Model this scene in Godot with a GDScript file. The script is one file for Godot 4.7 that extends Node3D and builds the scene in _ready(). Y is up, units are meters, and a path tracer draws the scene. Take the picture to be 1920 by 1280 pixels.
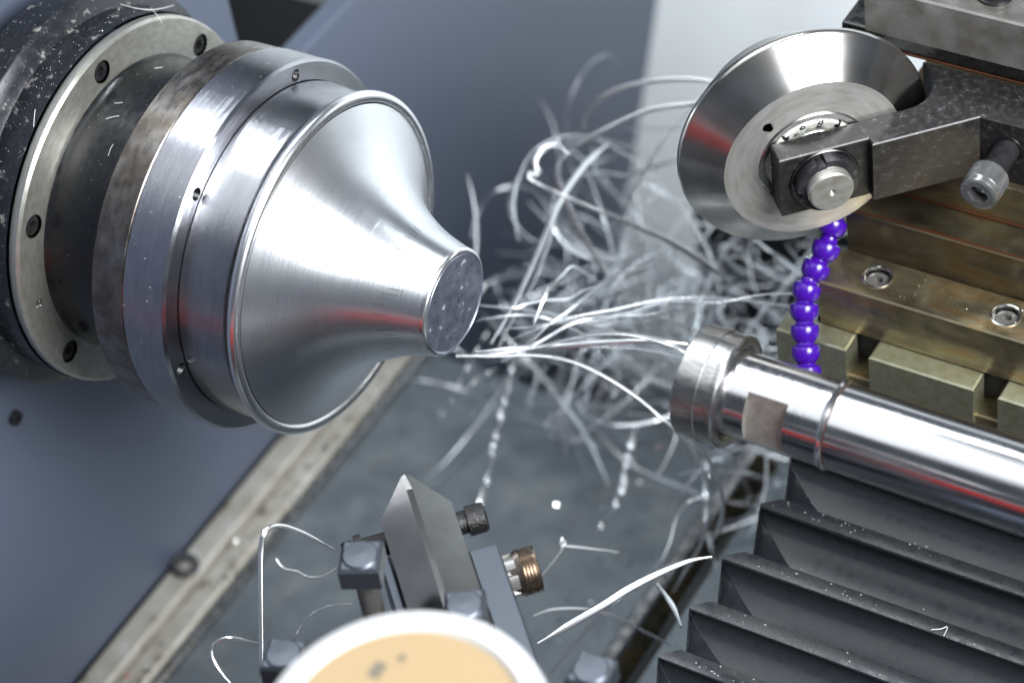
extends Node3D
# A metal-spinning lathe seen close up. The spindle axis is the world's x axis (y up, metres);
# the origin is the middle of the spun cone's small end.

const STRANDS := [
	["curled_strand", "pale looping swarf strand arching highest behind the left rim of the big roller", 0.0032, [Vector3(-0.0946,-0.1316,-0.2920),Vector3(-0.0919,-0.1189,-0.2919),Vector3(-0.0823,-0.1061,-0.2972),Vector3(-0.0666,-0.0961,-0.3037),Vector3(-0.0455,-0.0892,-0.3105),Vector3(-0.0206,-0.0852,-0.3166),Vector3(0.0052,-0.0839,-0.3201)]],
	["curled_strand", "pale swarf strand curving from the roller rim down left and hooking through the tangle", 0.0036, [Vector3(0.0159,-0.0784,-0.2998),Vector3(-0.0041,-0.0774,-0.2862),Vector3(-0.0307,-0.0833,-0.2765),Vector3(-0.0553,-0.0948,-0.2614),Vector3(-0.0741,-0.1075,-0.2494),Vector3(-0.0849,-0.1178,-0.2463),Vector3(-0.0883,-0.1315,-0.2444),Vector3(-0.0837,-0.1512,-0.2415),Vector3(-0.0741,-0.1729,-0.2398),Vector3(-0.0614,-0.1964,-0.2383),Vector3(-0.0537,-0.2144,-0.2395)]],
	["curled_strand", "long straight swarf strand with a small hook slanting across the top of the tangle", 0.0032, [Vector3(-0.0725,-0.1041,-0.2373),Vector3(-0.0805,-0.0989,-0.2377),Vector3(-0.0878,-0.0997,-0.2311),Vector3(-0.0898,-0.1053,-0.2229),Vector3(-0.0858,-0.1105,-0.2196),Vector3(-0.0876,-0.1038,-0.2089),Vector3(-0.0794,-0.1089,-0.2089),Vector3(-0.0581,-0.1099,-0.2063),Vector3(-0.0378,-0.1187,-0.2108),Vector3(-0.0149,-0.1368,-0.2233),Vector3(0.0016,-0.1526,-0.2340),Vector3(0.0194,-0.1710,-0.2424),Vector3(0.0345,-0.1894,-0.2489)]],
	["curled_strand", "faint grey swarf loop standing alone above the cone tip against the dark panel", 0.0015, [Vector3(-0.2064,-0.2765,-0.2936),Vector3(-0.2083,-0.2671,-0.3037),Vector3(-0.2069,-0.2586,-0.3149),Vector3(-0.1967,-0.2466,-0.3198),Vector3(-0.1859,-0.2460,-0.3286),Vector3(-0.1690,-0.2432,-0.3273),Vector3(-0.1544,-0.2449,-0.3186),Vector3(-0.1484,-0.2521,-0.3144)]],
	["curled_strand", "swarf strand running steeply from beside the cone tip up to the tangle's shoulder", 0.0030, [Vector3(-0.0462,-0.1300,-0.0863),Vector3(-0.0520,-0.1342,-0.1117),Vector3(-0.0573,-0.1360,-0.1405),Vector3(-0.0634,-0.1350,-0.1719),Vector3(-0.0705,-0.1347,-0.2017),Vector3(-0.0803,-0.1409,-0.2391),Vector3(-0.0864,-0.1484,-0.2777),Vector3(-0.0860,-0.1541,-0.3059)]],
	["curled_strand", "second steep swarf strand just right of the one beside the cone tip", 0.0028, [Vector3(-0.0588,-0.1597,-0.1105),Vector3(-0.0645,-0.1602,-0.1405),Vector3(-0.0686,-0.1606,-0.1717),Vector3(-0.0766,-0.1578,-0.2039),Vector3(-0.0850,-0.1594,-0.2306)]],
	["curled_strand", "upper strand of the pale bundle arching from the cone tip to the tailstock cap", 0.0030, [Vector3(-0.0289,-0.0920,-0.0409),Vector3(-0.0147,-0.0998,-0.0595),Vector3(0.0035,-0.0996,-0.0733),Vector3(0.0253,-0.0912,-0.0825),Vector3(0.0453,-0.0853,-0.0872),Vector3(0.0662,-0.0821,-0.0893),Vector3(0.0849,-0.0804,-0.0880),Vector3(0.0976,-0.0868,-0.0898)]],
	["curled_strand", "middle strand of the pale bundle running straight to the tailstock cap", 0.0028, [Vector3(-0.0357,-0.1045,-0.0555),Vector3(-0.0167,-0.1060,-0.0679),Vector3(0.0051,-0.1078,-0.0820),Vector3(0.0334,-0.1026,-0.0921),Vector3(0.0619,-0.0983,-0.1013),Vector3(0.0815,-0.1020,-0.1115)]],
	["curled_strand", "lower strand of the pale bundle bending down behind the tailstock cap", 0.0032, [Vector3(-0.0357,-0.0911,-0.0369),Vector3(-0.0152,-0.0938,-0.0490),Vector3(0.0067,-0.0966,-0.0620),Vector3(0.0241,-0.1013,-0.0694),Vector3(0.0430,-0.1094,-0.0736),Vector3(0.0629,-0.1203,-0.0754),Vector3(0.0821,-0.1327,-0.0747),Vector3(0.0896,-0.1484,-0.0787),Vector3(0.0938,-0.1755,-0.0839)]],
	["curled_strand", "outer hanging swarf strand below the tailstock cap", 0.0026, [Vector3(0.0969,-0.1405,-0.0763),Vector3(0.1012,-0.1643,-0.0855),Vector3(0.1052,-0.1904,-0.0918),Vector3(0.1061,-0.2174,-0.0944),Vector3(0.1012,-0.2416,-0.0962),Vector3(0.0933,-0.2646,-0.0973)]],
	["curled_strand", "inner hanging swarf strand below the tailstock cap reaching over the dark gap", 0.0026, [Vector3(0.0827,-0.1509,-0.0879),Vector3(0.0862,-0.1857,-0.1005),Vector3(0.0859,-0.2204,-0.1105),Vector3(0.0826,-0.2574,-0.1154),Vector3(0.0771,-0.2865,-0.1108),Vector3(0.0661,-0.3129,-0.1054),Vector3(0.0561,-0.3372,-0.1032)]],
	["curled_strand", "pale swarf strand with an S bend rising from the tray to the dark gap", 0.0028, [Vector3(0.0594,-0.2875,-0.1485),Vector3(0.0513,-0.2888,-0.1409),Vector3(0.0516,-0.2886,-0.1239),Vector3(0.0557,-0.2917,-0.1059),Vector3(0.0573,-0.2931,-0.0879),Vector3(0.0536,-0.2919,-0.0693),Vector3(0.0463,-0.2914,-0.0469),Vector3(0.0327,-0.3093,-0.0324),Vector3(0.0165,-0.3351,-0.0065)]],
	["curled_strand", "bright flat swarf strand lying from the tool holder up to the bellows edge", 0.0036, [Vector3(0.0939,-0.1409,0.1005),Vector3(0.1047,-0.1363,0.0869),Vector3(0.1193,-0.1300,0.0684),Vector3(0.1294,-0.1250,0.0546),Vector3(0.1422,-0.1205,0.0396),Vector3(0.1534,-0.1180,0.0282),Vector3(0.1643,-0.1179,0.0199)]],
	["curled_strand", "short bright swarf sliver curving down beside the bellows' left edge", 0.0034, [Vector3(0.1063,-0.2018,-0.0090),Vector3(0.1169,-0.2000,-0.0017),Vector3(0.1271,-0.1989,0.0067),Vector3(0.1363,-0.1982,0.0164)]],
	["curled_strand", "kinked swarf strand beside the threaded pin end of the foreground tool", 0.0028, [Vector3(0.0451,-0.1914,0.0242),Vector3(0.0447,-0.1930,0.0090),Vector3(0.0441,-0.1939,-0.0069),Vector3(0.0423,-0.1906,-0.0095),Vector3(0.0419,-0.1936,-0.0056),Vector3(0.0496,-0.2038,-0.0164),Vector3(0.0625,-0.2236,-0.0368)]],
	["curled_strand", "fine pale strand sweeping low from the threaded pin towards the bellows", 0.0022, [Vector3(0.0402,-0.2222,0.0304),Vector3(0.0462,-0.2284,0.0160),Vector3(0.0592,-0.2384,0.0010),Vector3(0.0708,-0.2511,-0.0098),Vector3(0.0870,-0.2682,-0.0186),Vector3(0.1001,-0.2838,-0.0268)]],
	["curled_strand", "tall hooked swarf strand standing left of the foreground tool", 0.0026, [Vector3(-0.0325,-0.1407,0.1949),Vector3(-0.0401,-0.1215,0.1774),Vector3(-0.0488,-0.1003,0.1582),Vector3(-0.0545,-0.0854,0.1444),Vector3(-0.0554,-0.0783,0.1364),Vector3(-0.0539,-0.0845,0.1254),Vector3(-0.0458,-0.0966,0.1167),Vector3(-0.0335,-0.1125,0.1093)]],
	["curled_strand", "wavy swarf strand low on the left of the foreground bolt head", 0.0024, [Vector3(-0.0943,-0.1642,0.0956),Vector3(-0.0890,-0.1690,0.0974),Vector3(-0.0801,-0.1717,0.0941),Vector3(-0.0751,-0.1745,0.0937),Vector3(-0.0671,-0.1751,0.0885),Vector3(-0.0616,-0.1727,0.0814)]],
	["curled_strand", "thin swarf strand bent in a narrow hook at the bottom left of the tray", 0.0022, [Vector3(-0.0692,-0.1778,0.1804),Vector3(-0.0783,-0.1707,0.1786),Vector3(-0.0859,-0.1631,0.1750),Vector3(-0.0866,-0.1582,0.1696),Vector3(-0.0801,-0.1568,0.1631),Vector3(-0.0694,-0.1686,0.1520)]],
	["curled_strand", "hair-thin swarf arc between the foreground bolts and the tray", 0.0012, [Vector3(-0.0479,-0.1651,0.1490),Vector3(-0.0469,-0.1580,0.1397),Vector3(-0.0476,-0.1599,0.1250),Vector3(-0.0395,-0.1578,0.1165),Vector3(-0.0336,-0.1662,0.1049)]],
]
const TWISTED := [
	["twisted_chip", "twisted beaded chip hanging nearly upright in the middle of the tray", 0.0046, [Vector3(-0.1122,-0.2733,-0.1939),Vector3(-0.1060,-0.2801,-0.1729),Vector3(-0.1007,-0.2829,-0.1560),Vector3(-0.0945,-0.2919,-0.1324),Vector3(-0.0836,-0.2922,-0.1054),Vector3(-0.0788,-0.2958,-0.0873),Vector3(-0.0736,-0.2981,-0.0710)]],
	["twisted_chip", "twisted beaded chip curving down the right side of the tray", 0.0046, [Vector3(-0.0379,-0.3339,-0.2284),Vector3(-0.0334,-0.3367,-0.2109),Vector3(-0.0285,-0.3421,-0.1907),Vector3(-0.0223,-0.3437,-0.1759),Vector3(-0.0200,-0.3460,-0.1575),Vector3(-0.0200,-0.3454,-0.1408),Vector3(-0.0225,-0.3512,-0.1319)]],
	["twisted_chip", "short twisted chip hanging under the cone's tip", 0.0040, [Vector3(-0.1256,-0.2816,-0.1913),Vector3(-0.1320,-0.2844,-0.1830),Vector3(-0.1379,-0.2886,-0.1735),Vector3(-0.1399,-0.2926,-0.1672)]],
]

var M := {}
var used := {}
var rng := RandomNumberGenerator.new()
const N45 := Vector3(0.70711, 0, 0.70711)
const U45 := Vector3(0.70711, 0, -0.70711)

# ------------------------------------------------------------------ mesh collector
class Shape:
	var v := PackedVector3Array()
	var n := PackedVector3Array()
	var t := PackedVector2Array()
	func tri(a: Vector3, b: Vector3, c: Vector3, na: Vector3, nb: Vector3, nc: Vector3, ua := Vector2.ZERO, ub := Vector2.ZERO, uc := Vector2.ZERO) -> void:
		if (b - a).cross(c - a).dot(na + nb + nc) > 0.0:
			v.append_array(PackedVector3Array([a, c, b])); n.append_array(PackedVector3Array([na, nc, nb])); t.append_array(PackedVector2Array([ua, uc, ub]))
		else:
			v.append_array(PackedVector3Array([a, b, c])); n.append_array(PackedVector3Array([na, nb, nc])); t.append_array(PackedVector2Array([ua, ub, uc]))
	func flat(a: Vector3, b: Vector3, c: Vector3, outwards: Vector3) -> void:
		var f := (b - a).cross(c - a)
		if f.length_squared() < 1e-20:
			return
		f = f.normalized()
		if f.dot(outwards) < 0.0:
			f = -f
		var ax := Vector3.UP if absf(f.y) < 0.9 else Vector3.RIGHT
		var e1 := f.cross(ax).normalized()
		var e2 := f.cross(e1)
		tri(a, b, c, f, f, f, Vector2(a.dot(e1), a.dot(e2)), Vector2(b.dot(e1), b.dot(e2)), Vector2(c.dot(e1), c.dot(e2)))
	func quad(a: Vector3, b: Vector3, c: Vector3, d: Vector3, outwards: Vector3) -> void:
		flat(a, b, c, outwards); flat(a, c, d, outwards)
	func moved(x: Transform3D) -> Shape:
		for i in v.size():
			v[i] = x * v[i]
			n[i] = (x.basis * n[i]).normalized()
		if x.basis.determinant() < 0.0:
			for i in range(0, v.size(), 3):
				var a := v[i + 1]; v[i + 1] = v[i + 2]; v[i + 2] = a
				var b := n[i + 1]; n[i + 1] = n[i + 2]; n[i + 2] = b
				var c := t[i + 1]; t[i + 1] = t[i + 2]; t[i + 2] = c
		return self
	func add(o: Shape) -> Shape:
		v.append_array(o.v); n.append_array(o.n); t.append_array(o.t)
		return self
	func mesh() -> ArrayMesh:
		var a := []
		a.resize(Mesh.ARRAY_MAX)
		a[Mesh.ARRAY_VERTEX] = v; a[Mesh.ARRAY_NORMAL] = n; a[Mesh.ARRAY_TEX_UV] = t
		var m := ArrayMesh.new()
		m.add_surface_from_arrays(Mesh.PRIMITIVE_TRIANGLES, a)
		return m

# lathe about +x. profile: [x, r] pairs; shape_of(angle, x, r) may change the radius
func lathe(profile: Array, seg := 96, arc0 := 0.0, arc1 := TAU, turns := 1.0, change = null) -> Shape:
	var s := Shape.new()
	var p: Array = profile
	var total := 0.0
	var lens := [0.0]
	for i in range(1, p.size()):
		total += Vector2(p[i][0], p[i][1]).distance_to(Vector2(p[i - 1][0], p[i - 1][1]))
		lens.append(total)
	var segn := []
	for i in p.size() - 1:
		var d := Vector2(p[i + 1][0] - p[i][0], p[i + 1][1] - p[i][1])
		segn.append(Vector2(-d.y, d.x).normalized() if d.length() > 1e-9 else Vector2(0, 1))
	for i in p.size() - 1:
		var n0: Vector2 = segn[i]
		var n1: Vector2 = segn[i]
		if i > 0 and n0.dot(segn[i - 1]) > 0.82:
			n0 = (n0 + segn[i - 1]).normalized()
		if i < p.size() - 2 and n1.dot(segn[i + 1]) > 0.82:
			n1 = (n1 + segn[i + 1]).normalized()
		for k in seg:
			var a0 := lerpf(arc0, arc1, float(k) / seg)
			var a1 := lerpf(arc0, arc1, float(k + 1) / seg)
			var ra0: float = p[i][1]; var ra1: float = p[i][1]; var rb0: float = p[i + 1][1]; var rb1: float = p[i + 1][1]
			if change != null:
				ra0 = change.call(a0, p[i][0], ra0); ra1 = change.call(a1, p[i][0], ra1); rb0 = change.call(a0, p[i + 1][0], rb0); rb1 = change.call(a1, p[i + 1][0], rb1)
			var c0 := Vector2(cos(a0), sin(a0)); var c1 := Vector2(cos(a1), sin(a1))
			var A := Vector3(p[i][0], c0.y * ra0, c0.x * ra0); var B := Vector3(p[i][0], c1.y * ra1, c1.x * ra1)
			var C := Vector3(p[i + 1][0], c1.y * rb1, c1.x * rb1); var D := Vector3(p[i + 1][0], c0.y * rb0, c0.x * rb0)
			var u0 := turns * k / seg; var u1 := turns * (k + 1) / seg
			var va: float = lens[i] / total; var vb: float = lens[i + 1] / total
			if change != null:
				var nn0 := Vector3(n0.x, c0.y * n0.y, c0.x * n0.y)
				if absf(n0.y) > 0.3:
					var f := (B - A).cross(D - A)
					if f.length_squared() < 1e-22:
						f = (C - B).cross(D - B)
					if f.length_squared() < 1e-22:
						continue
					f = f.normalized()
					if f.dot(nn0) < 0.0: f = -f
					s.tri(A, B, C, f, f, f, Vector2(u0, va), Vector2(u1, va), Vector2(u1, vb)); s.tri(A, C, D, f, f, f, Vector2(u0, va), Vector2(u1, vb), Vector2(u0, vb))
					continue
			var NA := Vector3(n0.x, c0.y * n0.y, c0.x * n0.y); var NB := Vector3(n0.x, c1.y * n0.y, c1.x * n0.y)
			var NC := Vector3(n1.x, c1.y * n1.y, c1.x * n1.y); var ND := Vector3(n1.x, c0.y * n1.y, c0.x * n1.y)
			if p[i][1] > 1e-7:
				s.tri(A, B, C, NA, NB, NC, Vector2(u0, va), Vector2(u1, va), Vector2(u1, vb))
			if p[i + 1][1] > 1e-7:
				s.tri(A, C, D, NA, NC, ND, Vector2(u0, va), Vector2(u1, vb), Vector2(u0, vb))
	return s

# flat ring in the plane x = const (facing +x) with round holes [angle, radius of place, hole radius]
func ring_face(x: float, r0: float, r1: float, holes: Array, seg := 160) -> Shape:
	var s := Shape.new()
	var spans := []
	for h in holes:
		var w: float = h[2] / h[1] * 1.5
		spans.append([h[0] - w, h[0] + w])
		for side in [-1.0, 1.0]:
			var poly := PackedVector2Array()
			for k in 7:
				var a: float = lerpf(h[0] + side * w, h[0], k / 6.0)
				poly.append(Vector2(cos(a), sin(a)) * r1)
			var c: Vector2 = Vector2(cos(h[0]), sin(h[0])) * h[1]
			for k in 17:
				var b: float = h[0] + side * PI * k / 16.0
				poly.append(c + Vector2(cos(b), sin(b)) * h[2])
			for k in 7:
				var a: float = lerpf(h[0], h[0] + side * w, k / 6.0)
				poly.append(Vector2(cos(a), sin(a)) * r0)
			var ix := Geometry2D.triangulate_polygon(poly)
			for q in range(0, ix.size(), 3):
				var P := [poly[ix[q]], poly[ix[q + 1]], poly[ix[q + 2]]]
				var W := []
				var UVs := []
				for e in P:
					W.append(Vector3(x, e.y, e.x))
					UVs.append(Vector2(atan2(e.y, e.x) / TAU, (e.length() - r0) / (r1 - r0)))
				s.tri(W[0], W[1], W[2], Vector3.RIGHT, Vector3.RIGHT, Vector3.RIGHT, UVs[0], UVs[1], UVs[2])
	var cuts := []
	for k in seg: cuts.append(TAU * k / seg)
	for sp in spans:
		cuts.append(fposmod(sp[0], TAU)); cuts.append(fposmod(sp[1], TAU))
	cuts.sort()
	for k in cuts.size():
		var a0: float = cuts[k]
		var a1: float = cuts[k + 1] if k + 1 < cuts.size() else cuts[0] + TAU
		if a1 - a0 < 1e-6: continue
		var mid := (a0 + a1) / 2.0
		var inside := false
		for sp in spans:
			var d := fposmod(mid - sp[0], TAU)
			if d < sp[1] - sp[0]: inside = true
		if inside: continue
		var e0 := Vector3(0, sin(a0), cos(a0)); var e1 := Vector3(0, sin(a1), cos(a1)); var o := Vector3(x, 0, 0)
		s.tri(o + e0 * r0, o + e0 * r1, o + e1 * r1, Vector3.RIGHT, Vector3.RIGHT, Vector3.RIGHT, Vector2(a0 / TAU, 0), Vector2(a0 / TAU, 1), Vector2(a1 / TAU, 1))
		s.tri(o + e0 * r0, o + e1 * r1, o + e1 * r0, Vector3.RIGHT, Vector3.RIGHT, Vector3.RIGHT, Vector2(a0 / TAU, 0), Vector2(a1 / TAU, 1), Vector2(a1 / TAU, 0))
	return s

func inset(poly: PackedVector2Array, c: float) -> PackedVector2Array:
	var o := PackedVector2Array()
	var k := poly.size()
	var turn := 1.0
	var area := 0.0
	for i in k: area += poly[i].cross(poly[(i + 1) % k])
	if area < 0.0: turn = -1.0
	for i in k:
		var a := poly[(i + k - 1) % k]; var b := poly[i]; var d := poly[(i + 1) % k]
		var n0 := (b - a).normalized().orthogonal() * -turn
		var n1 := (d - b).normalized().orthogonal() * -turn
		var m := n0 + n1
		o.append(b + m * (c / maxf(0.35, 1.0 + n0.dot(n1))))
	return o

# polygon in plan (x, z), extruded from y0 to y1 with chamfered edges; holes in the top: [centre, radius]
func prism(plan: Array, y0: float, y1: float, c := 0.0008, holes := []) -> Shape:
	var s := Shape.new()
	var p := PackedVector2Array(plan)
	var q := inset(p, c)
	var k := p.size()
	var mid := Vector2.ZERO
	for e in p: mid += e / k
	var turn := 1.0
	var area := 0.0
	for i in k: area += p[i].cross(p[(i + 1) % k])
	if area < 0.0: turn = -1.0
	for i in k:
		var j := (i + 1) % k
		var on := (p[j] - p[i]).normalized().orthogonal() * turn
		var out := Vector3(on.x, 0, on.y)
		var A := func(w: Vector2, y: float) -> Vector3: return Vector3(w.x, y, w.y)
		s.quad(A.call(p[i], y0 + c), A.call(p[j], y0 + c), A.call(p[j], y1 - c), A.call(p[i], y1 - c), out)
		s.quad(A.call(p[i], y1 - c), A.call(p[j], y1 - c), A.call(q[j], y1), A.call(q[i], y1), out + Vector3.UP)
		s.quad(A.call(p[i], y0 + c), A.call(p[j], y0 + c), A.call(q[j], y0), A.call(q[i], y0), out - Vector3.UP)
	var pieces: Array = [q]
	for h in holes:
		var round_hole := PackedVector2Array()
		for e in 28: round_hole.append(h[0] + Vector2(cos(TAU * e / 28), sin(TAU * e / 28)) * h[1])
		var next := []
		for pc in pieces:
			for half in [-1.0, 1.0]:
				var big := PackedVector2Array([h[0] + Vector2(-9, 0), h[0] + Vector2(9, 0), h[0] + Vector2(9, 9 * half), h[0] + Vector2(-9, 9 * half)])
				for part in Geometry2D.intersect_polygons(pc, big):
					next.append_array(Geometry2D.clip_polygons(part, round_hole))
		pieces = next
	for pc in pieces:
		var ix := Geometry2D.triangulate_polygon(pc)
		for e in range(0, ix.size(), 3):
			s.flat(Vector3(pc[ix[e]].x, y1, pc[ix[e]].y), Vector3(pc[ix[e + 1]].x, y1, pc[ix[e + 1]].y), Vector3(pc[ix[e + 2]].x, y1, pc[ix[e + 2]].y), Vector3.UP)
	var ib := Geometry2D.triangulate_polygon(q)
	for e in range(0, ib.size(), 3):
		s.flat(Vector3(q[ib[e]].x, y0, q[ib[e]].y), Vector3(q[ib[e + 1]].x, y0, q[ib[e + 1]].y), Vector3(q[ib[e + 2]].x, y0, q[ib[e + 2]].y), Vector3.DOWN)
	return s

func box(lo: Vector3, hi: Vector3, c := 0.0008, holes := []) -> Shape:
	return prism([Vector2(lo.x, lo.z), Vector2(hi.x, lo.z), Vector2(hi.x, hi.z), Vector2(lo.x, hi.z)], lo.y, hi.y, c, holes)

# socket-head screw along +x: head from x = -length to 0, hexagon socket in the face at x = 0
func socket_head(r: float, length: float, hex: float, deep: float, knurl := 0) -> Shape:
	var ch := r * 0.12
	var s: Shape
	if knurl > 0:
		s = lathe([[-length, r], [-length * 0.28, r]], knurl * 2, 0, TAU, 1.0, func(a, _x, rr): return rr * (1.0 + 0.014 * (1.0 if int(round(a / TAU * knurl * 2)) % 2 == 0 else -1.0)))
		s.add(lathe([[-length * 0.28, r], [-length * 0.26, r * 0.985], [-ch * 1.4, r * 0.985], [-ch * 0.5, r * 0.95], [0, r - ch * 1.6]], 48))
	else:
		s = lathe([[-length, r], [-ch, r], [-ch * 0.3, r - ch * 0.3], [0, r - ch]], 48)
	var rim := r - (ch * 1.6 if knurl > 0 else ch)
	for k in 6:
		var a0 := TAU * k / 6.0; var a1 := TAU * (k + 1) / 6.0
		var h0 := Vector3(0, sin(a0), cos(a0)) * hex; var h1 := Vector3(0, sin(a1), cos(a1)) * hex
		for e in 8:
			var b0 := lerpf(a0, a1, e / 8.0); var b1 := lerpf(a0, a1, (e + 1) / 8.0)
			var o0 := Vector3(0, sin(b0), cos(b0)) * rim; var o1 := Vector3(0, sin(b1), cos(b1)) * rim
			s.quad(o0, o1, h0.lerp(h1, (e + 1) / 8.0), h0.lerp(h1, e / 8.0), Vector3.RIGHT)
		var dd := Vector3(-deep, 0, 0)
		s.quad(h0, h1, h1 + dd, h0 + dd, -(h0 + h1))
		s.flat(h0 + dd, h1 + dd, Vector3(-deep * 1.25, 0, 0), Vector3.RIGHT)
	return s

func bore(r: float, deep: float, thread := 0) -> Shape:   # a blind hole from x = 0 to -deep, seen from +x
	var p := []
	if thread > 0:
		for k in thread * 2 + 1:
			p.append([-deep + deep * k / (thread * 2.0), r * (0.84 if k % 2 else 1.0)])
	else:
		p = [[-deep, r], [0.0, r]]
	p.reverse()
	p.append([-deep, 0.0])
	return lathe(p, 28)

# a ribbon of metal swept along points; twist in radians per metre
func ribbon(points: Array, width: float, thick: float, twist: float, phase: float, step := 0.004, taper := 0.3, wobble := 0.0) -> Shape:
	var s := Shape.new()
	var curve := Curve3D.new()
	curve.bake_interval = 0.002
	for i in points.size():
		var a: Vector3 = points[maxi(i - 1, 0)]; var b: Vector3 = points[mini(i + 1, points.size() - 1)]
		var tan := (b - a) / 6.0
		curve.add_point(points[i], -tan, tan)
	var L := curve.get_baked_length()
	var count := maxi(4, int(L / step))
	var side := Vector3(0.3, 0.8, 0.5)
	var rows := []
	for i in count + 1:
		var at := L * i / count
		var c := curve.sample_baked(at, true)
		var f := (curve.sample_baked(minf(at + 0.001, L), true) - curve.sample_baked(maxf(at - 0.001, 0), true)).normalized()
		side = (side - f * side.dot(f)).normalized()
		var up := f.cross(side)
		var ang := phase + twist * at + wobble * (sin(at * 83.0 + phase) + 0.7 * sin(at * 191.0))
		var w := side * cos(ang) + up * sin(ang)
		var h := f.cross(w)
		var k := 1.0
		if taper < 1.0:
			k = clampf(minf(at, L - at) / 0.018, taper, 1.0)
		var row := []
		for e in 8:
			var q := TAU * e / 8.0
			row.append([c + w * cos(q) * width * 0.5 * k + h * sin(q) * thick * 0.5, (w * cos(q) * thick + h * sin(q) * width).normalized()])
		rows.append(row)
	for i in count:
		for e in 8:
			var A = rows[i][e]; var B = rows[i][(e + 1) % 8]; var C = rows[i + 1][(e + 1) % 8]; var D = rows[i + 1][e]
			s.tri(A[0], B[0], C[0], A[1], B[1], C[1]); s.tri(A[0], C[0], D[0], A[1], C[1], D[1])
	return s

# ------------------------------------------------------------------ scene tree helpers
func numbered(called: String) -> String:
	var k: int = used.get(called, -1) + 1
	used[called] = k
	return called if k == 0 else "%s_%03d" % [called, k]

func tag(o: Node3D, label: String, category: String, group := "", kind := "") -> Node3D:
	if label: o.set_meta("label", label)
	if category: o.set_meta("category", category)
	if group: o.set_meta("group", group)
	if kind: o.set_meta("kind", kind)
	return o

func thing(called: String, label: String, category: String, at := Vector3.ZERO, group := "") -> Node3D:
	var o := Node3D.new()
	o.name = numbered(called)
	add_child(o)
	o.position = at
	return tag(o, label, category, group)

func put(called: String, s: Shape, m: Material, parent: Node3D = null, x := Transform3D.IDENTITY) -> MeshInstance3D:
	var o := MeshInstance3D.new()
	o.mesh = s.mesh()
	o.material_override = m
	o.transform = x
	if parent == null:
		o.name = numbered(called)
		add_child(o)
	else:
		o.name = called
		parent.add_child(o, true)
	return o

func same(called: String, mesh: Mesh, m: Material, parent: Node3D, x: Transform3D) -> MeshInstance3D:
	var o := MeshInstance3D.new()
	o.mesh = mesh; o.material_override = m; o.transform = x; o.name = called
	parent.add_child(o, true)
	return o

# basis whose +x points along d, with y as near up as possible
func facing(d: Vector3, at := Vector3.ZERO) -> Transform3D:
	var x := d.normalized()
	var hint := Vector3.UP if absf(x.y) < 0.95 else Vector3.BACK
	var z := x.cross(hint).normalized()
	var y := z.cross(x)
	return Transform3D(Basis(x, y, z), at)

# ------------------------------------------------------------------ textures and materials
func noise(seed_: int, freq: float, w: int, h: int, octaves := 4, kind := FastNoiseLite.TYPE_SIMPLEX_SMOOTH) -> Image:
	var f := FastNoiseLite.new()
	f.seed = seed_; f.frequency = freq; f.noise_type = kind; f.fractal_octaves = octaves
	var im := f.get_seamless_image(w, h)
	im.convert(Image.FORMAT_L8)
	return im

# map grey values through a list of [place 0-255, Color], optionally mixed with fine grain
func ramp(im: Image, stops: Array, grain := 0.0, seed_ := 5) -> ImageTexture:
	var lut := PackedByteArray()
	for i in 256:
		var c: Color = stops[0][1]
		for k in stops.size() - 1:
			if i >= stops[k][0]:
				c = stops[k][1].lerp(stops[k + 1][1], clampf((i - stops[k][0]) / maxf(1.0, float(stops[k + 1][0] - stops[k][0])), 0, 1))
		lut.append_array(PackedByteArray([int(c.r * 255), int(c.g * 255), int(c.b * 255)]))
	var src := im.get_data()
	var g := RandomNumberGenerator.new()
	g.seed = seed_
	var out := PackedByteArray()
	out.resize(src.size() * 3)
	for i in src.size():
		var q := src[i] * 3
		var k := 1.0 + (g.randf() - 0.5) * grain
		out[i * 3] = clampi(int(lut[q] * k), 0, 255); out[i * 3 + 1] = clampi(int(lut[q + 1] * k), 0, 255); out[i * 3 + 2] = clampi(int(lut[q + 2] * k), 0, 255)
	var r := Image.create_from_data(im.get_width(), im.get_height(), false, Image.FORMAT_RGB8, out)
	r.generate_mipmaps()
	return ImageTexture.create_from_image(r)

func tex(im: Image) -> ImageTexture:
	return ImageTexture.create_from_image(im)

func g(v: float, tint := Color(1, 1, 1)) -> Color:   # linear grey -> albedo
	return Color(v * tint.r, v * tint.g, v * tint.b).linear_to_srgb()

func mat(c: Color, metal: float, rough: float, o := {}) -> StandardMaterial3D:
	var m := StandardMaterial3D.new()
	m.albedo_color = c; m.metallic = metal; m.roughness = rough
	if o.has("aniso"):
		m.anisotropy_enabled = true; m.anisotropy = o.aniso
	if o.has("albedo"): m.albedo_texture = o.albedo
	if o.has("rough_tex"): m.roughness_texture = o.rough_tex
	if o.has("bump"):
		m.heightmap_enabled = true; m.heightmap_texture = o.bump; m.heightmap_scale = o.get("bump_cm", 0.01)
	if o.has("tri"):
		m.uv1_triplanar = true; m.uv1_scale = Vector3.ONE * o.tri
	if o.has("uv"): m.uv1_scale = Vector3(o.uv.x, o.uv.y, 1)
	if o.has("coat"):
		m.clearcoat_enabled = true; m.clearcoat = o.coat; m.clearcoat_roughness = o.get("coat_rough", 0.1)
	if o.has("metal_tex"): m.metallic_texture = o.metal_tex
	return m

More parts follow.
